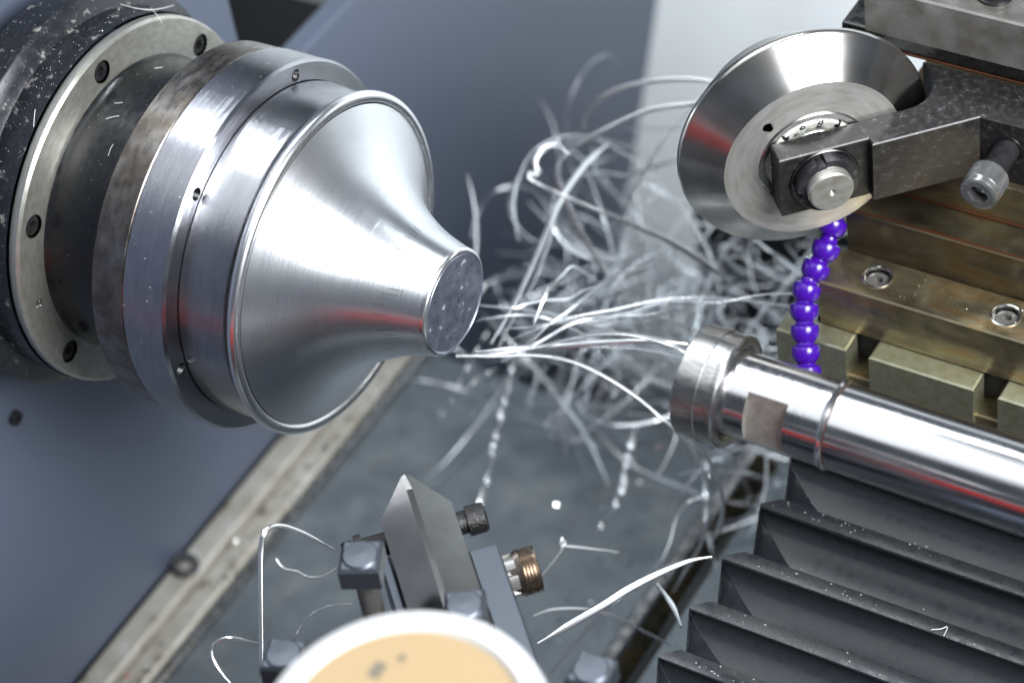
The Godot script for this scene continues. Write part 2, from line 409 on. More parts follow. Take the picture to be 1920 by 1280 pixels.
func scratch(im: Image, count: int, lo: float, hi: float, length: int, r: RandomNumberGenerator, dir := -1.0, spread := 0.4) -> void:
	for i in count:
		var p := Vector2(r.randf() * im.get_width(), r.randf() * im.get_height())
		var a := r.randf() * TAU if dir < 0.0 else dir + (r.randf() - 0.5) * spread
		var bend := (r.randf() - 0.5) * 0.03
		var L := int(length * (0.3 + 0.7 * r.randf()))
		var val := lerpf(lo, hi, r.randf())
		for k in L:
			p += Vector2(cos(a), sin(a)); a += bend
			im.set_pixel(posmod(int(p.x), im.get_width()), posmod(int(p.y), im.get_height()), Color(val, val, val))

func materials() -> void:
	var r := RandomNumberGenerator.new()
	r.seed = 11
	# rows of fine turning marks: constant along u, random along v
	var rows := noise(3, 0.5, 4, 1024, 2, FastNoiseLite.TYPE_VALUE)
	rows.resize(64, 1024, Image.INTERPOLATE_NEAREST)
	var lines := tex(rows)
	var fine := tex(noise(8, 0.06, 512, 512, 5))
	var smudge := ramp(noise(21, 0.012, 512, 512, 5), [[40, Color(0.55, 0.55, 0.55)], [130, Color(0.8, 0.8, 0.8)], [220, Color(1, 1, 1)]], 0.12)
	var sm2 := ramp(noise(22, 0.02, 512, 512, 6), [[60, Color(0.62, 0.62, 0.62)], [190, Color(1, 1, 1)]], 0.25)
	M.fine = fine; M.smudge = smudge

	# spun aluminium: faint dull patches, chatter dashes near the small end, a few scratches
	var im := Image.create(2048, 512, false, Image.FORMAT_RGB8)
	im.fill(Color(0.955, 0.96, 0.965))
	for i in 900:
		var q := r.randf_range(0.80, 0.93)
		im.fill_rect(Rect2i(r.randi() % 2044, r.randi() % 508, 1 + r.randi() % 2, 1 + r.randi() % 2), Color(q, q, q))
	scratch(im, 170, 0.74, 1.0, 60, r)
	scratch(im, 120, 0.80, 1.0, 26, r)
	for k in 74:
		var at := int(k * 2048 / 74.0) + r.randi_range(-5, 5)
		var q2 := r.randf_range(0.66, 0.86)
		var v0 := r.randi_range(372, 410)
		for e in r.randi_range(22, 52):
			im.fill_rect(Rect2i(posmod(at + e / 9, 2040), v0 + e, r.randi_range(3, 6), 1), Color(q2, q2, q2 * 1.02))
	var band := ramp(rows, [[0, Color(0.84, 0.84, 0.84)], [255, Color(1, 1, 1)]])
	M.alu = mat(g(0.88, Color(0.985, 1.0, 1.02)), 1.0, 0.38, {"aniso": -0.72, "rough_tex": band, "albedo": tex(im), "bump": lines, "bump_cm": 0.007})
	M.alu_bead = mat(g(0.82, Color(0.985, 1.0, 1.02)), 1.0, 0.27, {"bump": fine, "bump_cm": 0.002, "tri": 14.0})

	# the cone's pressed end: smeared, scratched mirror
	var di := noise(31, 0.006, 1024, 1024, 3)
	scratch(di, 420, 0.86, 1.0, 34, r, 0.9, 0.4)
	scratch(di, 120, 0.86, 1.0, 40, r)
	for i in 420:
		var q3 := r.randf_range(0.86, 1.0)
		di.fill_rect(Rect2i(r.randi() % 1020, r.randi() % 1020, 1 + r.randi() % 3, 1 + r.randi() % 3), Color(q3, q3, q3))
	M.disc = mat(g(0.74, Color(0.95, 0.97, 1.08)), 0.9, 1.0, {"albedo": ramp(di, [[0, Color(0.62, 0.64, 0.68)], [215, Color(0.77, 0.79, 0.83)], [228, Color(0.98, 0.98, 1)]], 0.0), "rough_tex": ramp(di, [[0, Color(0.26, 0.26, 0.26)], [215, Color(0.32, 0.32, 0.32)], [228, Color(0.6, 0.6, 0.6)]], 0.0), "tri": 16.0})

	var ringtint := ramp(noise(41, 0.02, 512, 256, 5), [[30, Color(0.92, 0.92, 0.93)], [150, Color(0.96, 0.96, 0.97)], [230, Color(1, 1, 1)]], 0.03)
	M.turned = mat(g(0.47, Color(0.98, 0.99, 1.03)), 1.0, 0.24, {"aniso": -0.6, "albedo": ringtint, "bump": lines, "bump_cm": 0.003, "uv": Vector2(3, 1)})
	M.turned_face = mat(g(0.48, Color(1, 1, 1)), 1.0, 0.3, {"aniso": -0.5, "albedo": ringtint, "bump": lines, "bump_cm": 0.003, "uv": Vector2(2, 1)})
	# old steel ring with brown and grey patina
	var pat := ramp(noise(51, 0.010, 1024, 256, 7), [[40, Color(0.62, 0.585, 0.55)], [110, Color(0.71, 0.68, 0.65)], [160, Color(0.76, 0.74, 0.72)], [225, Color(0.83, 0.815, 0.80)]], 0.24)
	M.patina = mat(g(0.42, Color(1.0, 0.97, 0.93)), 1.0, 0.42, {"albedo": pat, "rough_tex": sm2, "uv": Vector2(4, 1)})
	# black enamel, worn through to bare metal
	var wn := noise(61, 0.016, 1024, 512, 6)
	scratch(wn, 90, 0.7, 0.95, 40, r)
	for i in 1600:
		var q4 := r.randf_range(0.72, 1.0)
		wn.fill_rect(Rect2i(r.randi() % 1020, r.randi() % 508, 1 + r.randi() % 2, 1 + r.randi() % 2), Color(q4, q4, q4))
	M.worn = mat(Color(1, 1, 1), 0.35, 1.0, {"albedo": ramp(wn, [[0, Color(0.115, 0.125, 0.14)], [188, Color(0.15, 0.16, 0.18)], [200, Color(0.40, 0.39, 0.38)], [240, Color(0.56, 0.55, 0.53)]], 0.15), "rough_tex": ramp(wn, [[0, Color(0.26, 0.26, 0.26)], [160, Color(0.34, 0.34, 0.34)], [176, Color(0.5, 0.5, 0.5)], [255, Color(0.5, 0.5, 0.5)]]), "bump": tex(wn), "bump_cm": 0.008, "uv": Vector2(4, 1)})
	M.blackneck = mat(g(0.009, Color(0.95, 1.0, 1.08)), 0.0, 0.30, {"rough_tex": sm2, "uv": Vector2(6, 1)})
	M.flange = mat(g(0.52, Color(1.0, 1.0, 0.96)), 0.85, 0.36, {"albedo": ramp(noise(71, 0.02, 512, 256, 5), [[40, Color(0.90, 0.885, 0.84)], [130, Color(0.95, 0.945, 0.92)], [220, Color(1, 1, 0.98)]], 0.05), "aniso": -0.4, "uv": Vector2(6, 1)})
	M.edge = mat(g(0.7), 1.0, 0.2)
	M.oxide = mat(g(0.045, Color(1, 1, 1.03)), 0.55, 0.42, {"albedo": ramp(noise(81, 0.03, 512, 512, 6), [[40, Color(0.66, 0.66, 0.68)], [140, Color(0.9, 0.9, 0.92)], [215, Color(1, 1, 1)]], 0.3), "tri": 9.0, "rough_tex": sm2, "bump": fine, "bump_cm": 0.006})
	var ox := noise(82, 0.025, 512, 512, 6)
	scratch(ox, 70, 0.85, 1.0, 60, r)
	M.holder = mat(Color(1, 1, 1), 0.8, 1.0, {"albedo": ramp(ox, [[30, Color(0.20, 0.197, 0.197)], [150, Color(0.235, 0.23, 0.23)], [205, Color(0.29, 0.29, 0.29)], [228, Color(0.42, 0.42, 0.42)]], 0.12), "tri": 13.0, "rough_tex": ramp(ox, [[30, Color(0.34, 0.34, 0.34)], [200, Color(0.5, 0.5, 0.5)], [255, Color(0.4, 0.4, 0.4)]], 0.1)})
	var lapped := ramp(noise(91, 0.008, 512, 512, 4), [[40, Color(0.91, 0.90, 0.88)], [200, Color(1, 1, 1)]], 0.03)
	M.roller = mat(g(0.56, Color(1.0, 0.99, 0.97)), 1.0, 0.25, {"aniso": -0.7, "albedo": lapped, "bump": lines, "bump_cm": 0.0015, "uv": Vector2(3, 1)})
	M.roller_face = mat(g(0.44, Color(1.0, 0.985, 0.95)), 0.75, 0.40, {"aniso": -0.5, "albedo": lapped, "uv": Vector2(3, 1)})
	M.steel = mat(g(0.5), 1.0, 0.3, {"albedo": lapped, "tri": 10.0, "rough_tex": sm2})
	M.dark_steel = mat(g(0.13), 1.0, 0.35, {"rough_tex": sm2, "tri": 10.0})
	M.grease = mat(g(0.55, Color(0.98, 1.0, 0.9)), 0.0, 0.25, {"bump": fine, "bump_cm": 0.05, "tri": 40.0})
	M.screw = mat(g(0.24), 0.8, 0.36, {"rough_tex": sm2, "tri": 10.0})
	M.black = mat(g(0.012), 0.0, 0.6)
	# oily, brown-stained ground steel of the slide
	var oil := noise(101, 0.010, 256, 1024, 5)
	oil.resize(1024, 1024)
	var oilc := ramp(oil, [[30, Color(0.52, 0.47, 0.38)], [110, Color(0.60, 0.56, 0.47)], [160, Color(0.66, 0.62, 0.50)], [200, Color(0.66, 0.56, 0.40)], [240, Color(0.70, 0.64, 0.52)]], 0.12)
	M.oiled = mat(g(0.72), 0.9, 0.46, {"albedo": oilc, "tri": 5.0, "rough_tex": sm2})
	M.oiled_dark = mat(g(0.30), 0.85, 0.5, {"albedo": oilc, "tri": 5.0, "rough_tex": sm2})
	M.rust = mat(Color(0.40, 0.22, 0.11), 0.2, 0.5, {"albedo": oilc, "tri": 14.0})
	M.tooth_top = mat(g(0.55, Color(1.0, 1.0, 0.84)), 0.95, 0.42, {"albedo": ramp(noise(111, 0.03, 512, 512, 5), [[40, Color(0.90, 0.90, 0.80)], [200, Color(1, 1, 0.95)]], 0.10), "tri": 8.0})
	var grind := noise(121, 0.4, 256, 4, 2, FastNoiseLite.TYPE_VALUE)
	grind.resize(256, 256, Image.INTERPOLATE_NEAREST)
	M.block = mat(g(0.24, Color(1.0, 0.99, 0.97)), 0.6, 0.34, {"albedo": ramp(noise(131, 0.012, 512, 512, 5), [[40, Color(0.80, 0.78, 0.74)], [130, Color(0.93, 0.92, 0.91)], [220, Color(1, 1, 1)]], 0.06), "tri": 6.0, "rough_tex": sm2})
	M.chrome = mat(g(0.58, Color(1, 1, 1.02)), 1.0, 0.25, {"aniso": -0.3, "rough_tex": smudge, "uv": Vector2(2, 1)})
	M.cap = mat(g(0.48), 1.0, 0.32, {"albedo": ramp(noise(141, 0.02, 512, 256, 5), [[40, Color(0.84, 0.83, 0.82)], [200, Color(1, 1, 1)]], 0.12), "aniso": -0.3, "uv": Vector2(6, 1)})
	M.flat_cut = mat(g(0.44, Color(1.0, 0.99, 0.95)), 0.8, 0.40, {"albedo": ramp(noise(151, 0.03, 256, 256, 4), [[40, Color(0.88, 0.86, 0.82)], [140, Color(0.95, 0.945, 0.93)], [220, Color(1, 1, 1)]], 0.06), "tri": 18.0})
	M.hose = mat(Color(0.21, 0.04, 0.50), 0.0, 0.22, {"bump": fine, "bump_cm": 0.004, "tri": 30.0})
	M.rubber = mat(g(0.015, Color(0.86, 1.0, 1.20)), 0.0, 0.37, {"bump": tex(noise(161, 0.25, 512, 512, 3)), "bump_cm": 0.002, "tri": 10.0, "rough_tex": sm2})
	M.paint = mat(g(0.098, Color(0.80, 0.96, 1.36)), 0.0, 0.45, {"bump": fine, "bump_cm": 0.004, "tri": 6.0})
	M.wall = mat(g(0.86, Color(0.95, 1.0, 1.02)), 0.0, 0.5)
	M.tray = mat(Color(1, 1, 1), 0.55, 1.0, {"albedo": ramp(noise(171, 0.011, 512, 512, 6), [[30, Color(0.41, 0.44, 0.46)], [120, Color(0.435, 0.465, 0.485)], [190, Color(0.455, 0.485, 0.50)], [235, Color(0.50, 0.515, 0.52)]], 0.06), "rough_tex": ramp(noise(172, 0.02, 512, 512, 5), [[40, Color(0.34, 0.34, 0.34)], [220, Color(0.6, 0.6, 0.6)]], 0.1), "tri": 3.0})
	M.ledge = mat(g(0.52, Color(1.0, 0.985, 0.93)), 0.4, 0.5, {"albedo": ramp(noise(181, 0.014, 512, 512, 6), [[30, Color(0.58, 0.54, 0.48)], [75, Color(0.86, 0.845, 0.81)], [170, Color(0.93, 0.92, 0.90)], [230, Color(1, 1, 1)]], 0.08), "tri": 4.0})
	M.crumb = mat(g(0.85), 0.35, 0.5)
	M.glint = mat(g(0.88), 1.0, 0.07)
	M.swarf = mat(g(0.86, Color(0.98, 1.0, 1.02)), 0.95, 0.27)
	M.swarf_dull = mat(g(0.84, Color(0.96, 1.0, 1.04)), 0.9, 0.24)
	M.brass = mat(g(0.34, Color(1.0, 0.84, 0.70)), 1.0, 0.38, {"rough_tex": sm2, "tri": 20.0})
	M.gold = mat(g(0.29, Color(1.0, 0.70, 0.36)), 0.3, 0.45)
	M.white = mat(g(0.50, Color(1, 1, 1)), 0.0, 0.35)
	M.ink = mat(g(0.12, Color(1.0, 0.85, 0.6)), 0.1, 0.5)
	M.blued = mat(g(0.085, Color(0.86, 0.96, 1.15)), 0.75, 0.40)
	M.wet = mat(g(0.02), 0.5, 0.14, {"bump": fine, "bump_cm": 0.05, "tri": 30.0})
	M.tool = mat(g(0.25), 1.0, 0.18, {"albedo": lapped, "tri": 12.0})
	M.red = mat(Color(0.86, 0.07, 0.06), 0.0, 0.5)

# ------------------------------------------------------------------ the scene
func _ready() -> void:
	rng.seed = 2024
	camera_and_light()
	materials()
	surroundings()
	spindle()
	tailstock()
	roller_unit()
	slide()
	bellows()
	foreground_tool()
	swarf()

func camera_and_light() -> void:
	var cam := Camera3D.new()
	cam.name = "camera"
	cam.fov = 14.588
	cam.near = 0.02; cam.far = 60.0
	add_child(cam)
	cam.transform = Transform3D(Basis(Vector3(0.85731, -0.11603, -0.50155), Vector3(-0.28267, 0.70815, -0.64701), Vector3(0.43025, 0.69646, 0.57431)).orthonormalized(), Vector3(0.67893, 1.02572, 0.85933))
	var at := CameraAttributesPhysical.new()
	at.frustum_focal_length = 93.75   # gives the same 14.588 degrees
	at.exposure_aperture = 4.3
	at.frustum_focus_distance = 1.49
	at.exposure_multiplier = 1.0
	cam.attributes = at
	cam.current = true
	var we := WorldEnvironment.new()
	var e := Environment.new()
	e.background_mode = Environment.BG_COLOR
	e.background_color = Color(0.25, 0.272, 0.305)
	e.tonemap_mode = Environment.TONE_MAPPER_LINEAR
	e.tonemap_exposure = 1.48
	e.sdfgi_enabled = true; e.ssao_enabled = true; e.ssil_enabled = true
	we.environment = e
	add_child(we)
	lamp("wide white softbox lamp hanging high over the spinning lathe", Vector3(-0.35, 1.35, 0.25), Vector3(0.0, 0.0, 0.0), Vector2(1.7, 1.2), 0.42, Color(0.96, 0.985, 1.0))
	lamp("long white strip lamp above the headstock side of the lathe", Vector3(-0.42, 1.27, -0.47), Vector3(0.1, 0.0, 0.0), Vector2(1.2, 0.13), 0.9, Color(0.95, 0.98, 1.0))
	lamp("square white softbox lamp standing on the tailstock side of the lathe", Vector3(1.34, 1.12, 0.30), Vector3(0.0, 0.0, -0.15), Vector2(0.9, 0.9), 6.0, Color(0.98, 0.99, 1.0))

func lamp(label: String, at: Vector3, target: Vector3, size: Vector2, energy: float, c: Color) -> void:
	var o := thing("softbox_lamp", label, "lamp", at)
	o.look_at_from_position(at, target, Vector3.UP if absf((target - at).normalized().y) < 0.97 else Vector3.RIGHT)
	var glow := StandardMaterial3D.new()
	glow.albedo_color = Color(0.9, 0.9, 0.9); glow.emission_enabled = true; glow.emission = c; glow.emission_energy_multiplier = 0.05
	var dark := StandardMaterial3D.new()
	dark.albedo_color = Color(0.05, 0.05, 0.05); dark.roughness = 0.6
	put("lamp_panel", box(Vector3(-size.x / 2, -size.y / 2, 0.0), Vector3(size.x / 2, size.y / 2, 0.006), 0.001), glow, o)
	put("lamp_housing", box(Vector3(-size.x / 2 - 0.02, -size.y / 2 - 0.02, 0.008), Vector3(size.x / 2 + 0.02, size.y / 2 + 0.02, 0.09), 0.006), dark, o)
	var l := AreaLight3D.new()
	l.name = "lamp_light"
	l.area_size = size
	l.light_energy = energy
	l.light_color = c
	l.area_range = 12.0
	l.shadow_enabled = true
	o.add_child(l)
	l.position = Vector3(0, 0, -0.01)

func X(at := Vector3.ZERO) -> Transform3D:
	return Transform3D(Basis.IDENTITY, at)

func surroundings() -> void:
	# chip tray and what lies round it
	var s := box(Vector3(-0.262, -0.43, -0.282), Vector3(0.012, -0.40, 0.60), 0.002)
	tag(put("tray_floor", s, M.tray), "", "", "", "structure")
	s = box(Vector3(-0.9, -0.95, -1.6), Vector3(1.4, -0.90, 0.9), 0.0)
	tag(put("ground", s, M.tray), "", "", "", "structure")
	s = box(Vector3(-0.9, -0.9, -0.04), Vector3(1.2, 0.9, 0.0), 0.0)
	tag(put("wall_back", s, M.wall, null, Transform3D(Basis(Vector3.RIGHT, deg_to_rad(-22.0)), Vector3(0, -0.2, -1.02))), "", "", "", "structure")
	s = box(Vector3(-0.20, -0.90, -0.66), Vector3(0.60, -0.475, -0.60), 0.002)
	tag(put("pit_wall", s, M.black), "", "", "", "structure")
	# headstock cover: a painted sheet square to the spindle
	var t := thing("headstock_cover", "slate blue painted sheet panel behind the dark chuck, filling the left side", "panel", Vector3(-0.30, -0.38, 0))
	put("sheet", box(Vector3(-0.02, 0.0, -0.2), Vector3(0, 0.7, 0.55), 0.0015), M.paint, t)
	var sc := socket_head(0.0052, 0.004, 0.0026, 0.002)
	same("screw", sc.mesh(), M.oxide, t, X(Vector3(0.0035, 0.238, 0.0827)))
	# guard behind it, with its top edge running away from the camera and a raked far edge
	t = thing("guard_panel", "big slate blue sheet guard standing behind the cone, with a raked right edge", "panel", Vector3(-0.30, -0.9, -0.5))
	var poly := [Vector2(-0.106, -0.24), Vector2(-0.106, -0.892), Vector2(-0.404, -0.739), Vector2(-0.58, -0.649), Vector2(-0.89, -0.515), Vector2(-0.89, -0.24)]
	var sh := prism(poly, -0.018, 0.0, 0.0015)   # plan here is (y, z); turn it to stand
	sh.moved(Transform3D(Basis(Vector3(0, 1, 0), Vector3(1, 0, 0), Vector3(0, 0, 1)), Vector3(0, 0.9, 0.5)))
	put("sheet", sh, M.paint, t)
	t = thing("headstock_housing", "black recess between the two blue panels above the chuck", "housing", Vector3(-0.60, -0.9, -0.4))
	put("back_plate", box(Vector3(-0.02, 0, -0.25), Vector3(0.0, 1.0, 0.5), 0.001), M.black, t)
	put("beam", box(Vector3(0.002, 0.680, -0.12), Vector3(0.29, 0.80, -0.03), 0.002), M.wall, t)
	# angle strip along the foot of the headstock
	t = thing("edge_strip", "dirty beige steel strip along the foot of the blue headstock panel", "strip", Vector3(-0.30, -0.40, 0))
	put("flat", box(Vector3(0.002, 0.0, -0.28), Vector3(0.022, 0.021, 0.55), 0.0015), M.ledge, t)
	put("lip", prism([Vector2(0.0225, -0.28), Vector2(0.040, -0.28), Vector2(0.040, 0.55), Vector2(0.0225, 0.55)], 0.0, 0.012, 0.002), M.ledge, t)
	put("rail", box(Vector3(0.0405, 0.0005, -0.28), Vector3(0.047, 0.008, 0.55), 0.0015), M.steel, t)
	same("bolt", socket_head(0.0105, 0.007, 0.0052, 0.005).mesh(), M.oxide, t, facing(Vector3(0.25, 0.97, 0), Vector3(0.0115, 0.0245, -0.0077)))
	# right-hand way: ledge, dark slot, ground plate under the bellows
	t = thing("bed_way", "grey bed way with a dark slot between the tray and the bellows", "bed", Vector3(0.012, -0.40, 0))
	put("ledge", box(Vector3(0.0005, -0.03, -0.33), Vector3(0.012, 0.008, 0.60), 0.002), M.steel, t)
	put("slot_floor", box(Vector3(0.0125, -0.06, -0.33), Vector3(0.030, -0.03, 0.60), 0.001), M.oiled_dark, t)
	put("plate", box(Vector3(0.0305, -0.05, -0.33), Vector3(0.40, 0.004, 0.60), 0.002), M.tray, t)

	t = thing("tool_cabinet", "red tool cabinet with a pale worktop in front of the lathe, seen only mirrored", "cabinet", Vector3(0.10, -0.90, 1.15))
	put("carcass", box(Vector3(-0.42, 0.0, -0.2), Vector3(0.42, 0.668, 0.2), 0.005), M.dark_steel, t)
	put("drawer", box(Vector3(-0.42, 0.67, -0.2), Vector3(0.42, 0.858, 0.2), 0.004), M.red, t)
	put("worktop", box(Vector3(-0.44, 0.860, -0.22), Vector3(0.44, 0.895, 0.22), 0.005), M.white, t)

func spindle() -> void:
	var t := thing("chuck_body", "black worn chuck body with a bright bolted flange and dark neck, far left", "chuck", Vector3(-0.30, 0, 0))
	var o := Vector3(0.30, 0, 0)
	put("drum", lathe([[-0.298, 0.10], [-0.280, 0.10], [-0.280, 0.1215], [-0.278, 0.1225], [-0.257, 0.125], [-0.2555, 0.124], [-0.2525, 0.1165], [-0.250, 0.1125], [-0.248, 0.1135], [-0.2295, 0.1135]], 200), M.worn, t, X(o))
	var angles := [31.0, 89.0, 145.0, 207.0, 265.0, -27.0]
	var holes := []
	for a in angles: holes.append([deg_to_rad(a), 0.1003, 0.0070])
	holes.append([deg_to_rad(1.9), 0.1003, 0.0028])
	var fl := lathe([[-0.229, 0.1118], [-0.2275, 0.1128], [-0.2232, 0.1128], [-0.2215, 0.1112]], 200)
	fl.add(ring_face(-0.2215, 0.085, 0.1112, holes))
	var ring := put("flange", fl, M.flange, t, X(o))
	var b := bore(0.0070, 0.009).mesh()
	var h := socket_head(0.0061, 0.008, 0.0031, 0.004).mesh()
	for a in angles:
		var e := deg_to_rad(a)
		var p := Vector3(-0.2215, sin(e) * 0.1003, cos(e) * 0.1003)
		same("counterbore", b, M.dark_steel, ring, X(p))
		same("screw", h, M.oxide, ring, Transform3D(Basis(Vector3.RIGHT, e * 1.7), p + Vector3(-0.0012, 0, 0)))
	same("tapped_hole", bore(0.0028, 0.008, 5).mesh(), M.steel, ring, X(Vector3(-0.2215, sin(0.033) * 0.1003, cos(0.033) * 0.1003)))
	put("neck", lathe([[-0.2217, 0.0905], [-0.2195, 0.0888], [-0.216, 0.0882], [-0.171, 0.0882]], 160), M.blackneck, t, X(o))

	t = thing("spinning_mandrel", "stack of turned steel rings forming the mandrel behind the aluminium cone", "mandrel", Vector3(-0.172, 0, 0))
	o = Vector3(0.172, 0, 0)
	put("rear_ring", lathe([[-0.172, 0.08], [-0.172, 0.1088], [-0.1705, 0.1101], [-0.1495, 0.1108], [-0.149, 0.1103], [-0.1485, 0.1100]], 220), M.patina, t, X(o))
	var fr := lathe([[-0.1483, 0.1105], [-0.1478, 0.1113], [-0.1209, 0.1118], [-0.1192, 0.1102]], 220)
	var th := []
	var hole_at := [115.4, 57.1, -2.9, 177.0, 237.0, 297.0]
	for a in hole_at: th.append([deg_to_rad(a), 0.1040, 0.0038])
	fr.add(ring_face(-0.1192, 0.0998, 0.1102, th, 220))
	var front := put("front_ring", fr, M.turned, t, X(o))
	var tb := bore(0.0038, 0.020, 16).mesh()
	for a in hole_at:
		var e2 := deg_to_rad(a)
		same("tapped_hole", tb, M.oxide, front, X(Vector3(-0.1192, sin(e2) * 0.1040, cos(e2) * 0.1040)))
	put("former", lathe([[-0.124, 0.0990], [-0.1165, 0.0991], [-0.116, 0.0997], [-0.089, 0.0985], [-0.0875, 0.096]], 220), M.turned, t, X(o))

	# the workpiece
	t = thing("spun_cone", "bright spun aluminium funnel with a rolled rim and flat small end", "workpiece", Vector3(-0.083, 0, 0))
	o = Vector3(0.083, 0, 0)
	var keys := [[-0.0790, 0.0955], [-0.0745, 0.0865], [-0.070, 0.0782], [-0.063, 0.0676], [-0.055, 0.0586], [-0.047, 0.0516], [-0.040, 0.0466], [-0.030, 0.0411], [-0.020, 0.0368], [-0.010, 0.0338], [-0.0035, 0.0322]]
	var cv := Curve2D.new()
	for i in keys.size():
		var a0: Array = keys[maxi(i - 1, 0)]; var a1: Array = keys[mini(i + 1, keys.size() - 1)]
		var tn := Vector2(a1[0] - a0[0], a1[1] - a0[1]) / 6.0
		cv.add_point(Vector2(keys[i][0], keys[i][1]), -tn, tn)
	var prof := []
	for k in 61:
		var q := cv.sample_baked(cv.get_baked_length() * k / 60.0, true)
		prof.append([q.x, q.y])
	put("flare", lathe(prof, 260), M.alu, t, X(o))
	var bead := []
	for k in 19:
		var a2 := deg_to_rad(210.0 - 300.0 * k / 18.0)
		bead.append([-0.0815 + cos(a2) * 0.0037, 0.0990 + sin(a2) * 0.0037])
	put("rolled_rim", lathe(bead, 260), M.alu_bead, t, X(o))
	put("corner", lathe([[-0.0036, 0.0323], [-0.0018, 0.0321], [-0.0007, 0.0315], [-0.0001, 0.0305], [0.0, 0.0299]], 160), M.alu_bead, t, X(o))
	put("end_disc", lathe([[0.0, 0.0298], [-0.0006, 0.0292], [-0.0008, 0.0288], [-0.0004, 0.0284], [-0.0004, 0.0]], 160), M.disc, t, X(o))

func tailstock() -> void:
	var t := thing("tailstock_quill", "polished steel tailstock quill with a stepped pressure cap, pointing at the cone", "quill", Vector3(0.24, 0.002, 0))
	var o := Vector3(-0.24, 0, 0)
	put("cap", lathe([[0.153, 0.0], [0.153, 0.0300], [0.1542, 0.0312], [0.1668, 0.0315], [0.1673, 0.0309], [0.1740, 0.0305], [0.1746, 0.0311], [0.1770, 0.0312], [0.1779, 0.0303], [0.1779, 0.0262], [0.1770, 0.0248], [0.1755, 0.0236]], 160), M.cap, t, X(o))
	var d := 0.0182
	put("neck", lathe([[0.175, 0.0233], [0.1925, 0.0233]], 160), M.chrome, t, X(o))
	# the neck beside the flat stays round and polished; the flat is one milled face with two shoulders
	var hw := acos(d / 0.0233)
	var a0 := deg_to_rad(17.2) + hw
	var a1 := deg_to_rad(17.2) - hw + TAU
	put("neck_middle", lathe([[0.1925, 0.0233], [0.2156, 0.0233]], 150, a0, a1), M.chrome, t, X(o))
	var fs := Shape.new()
	var p0 := Vector2(cos(a0), sin(a0)) * 0.0233; var p1 := Vector2(cos(a1), sin(a1)) * 0.0233
	var nf := Vector3(0, sin(deg_to_rad(17.2)), cos(deg_to_rad(17.2)))
	fs.quad(Vector3(0.1925, p0.y, p0.x), Vector3(0.2156, p0.y, p0.x), Vector3(0.2156, p1.y, p1.x), Vector3(0.1925, p1.y, p1.x), nf)
	for x in [0.1925, 0.2156]:
		for k in 16:
			var b0 := lerpf(a1 - TAU, a0, k / 16.0); var b1 := lerpf(a1 - TAU, a0, (k + 1) / 16.0)
			var m := (p0 + p1) / 2.0
			fs.flat(Vector3(x, m.y, m.x), Vector3(x, sin(b0) * 0.0233, cos(b0) * 0.0233), Vector3(x, sin(b1) * 0.0233, cos(b1) * 0.0233), Vector3(1 if x < 0.2 else -1, 0, 0))
	put("wrench_flat", fs, M.flat_cut, t, X(o))
	put("shoulder", lathe([[0.2156, 0.0233], [0.2345, 0.0233]], 160), M.chrome, t, X(o))
	put("retaining_ring", lathe([[0.2345, 0.0230], [0.2350, 0.0245], [0.2361, 0.0250], [0.2374, 0.0246], [0.2381, 0.0232]], 160), M.edge, t, X(o))
	put("rust_line", lathe([[0.2381, 0.02340], [0.2388, 0.02332]], 120), M.rust, t, X(o))
	put("tube", lathe([[0.2388, 0.0233], [0.62, 0.0233]], 200), M.chrome, t, X(o))

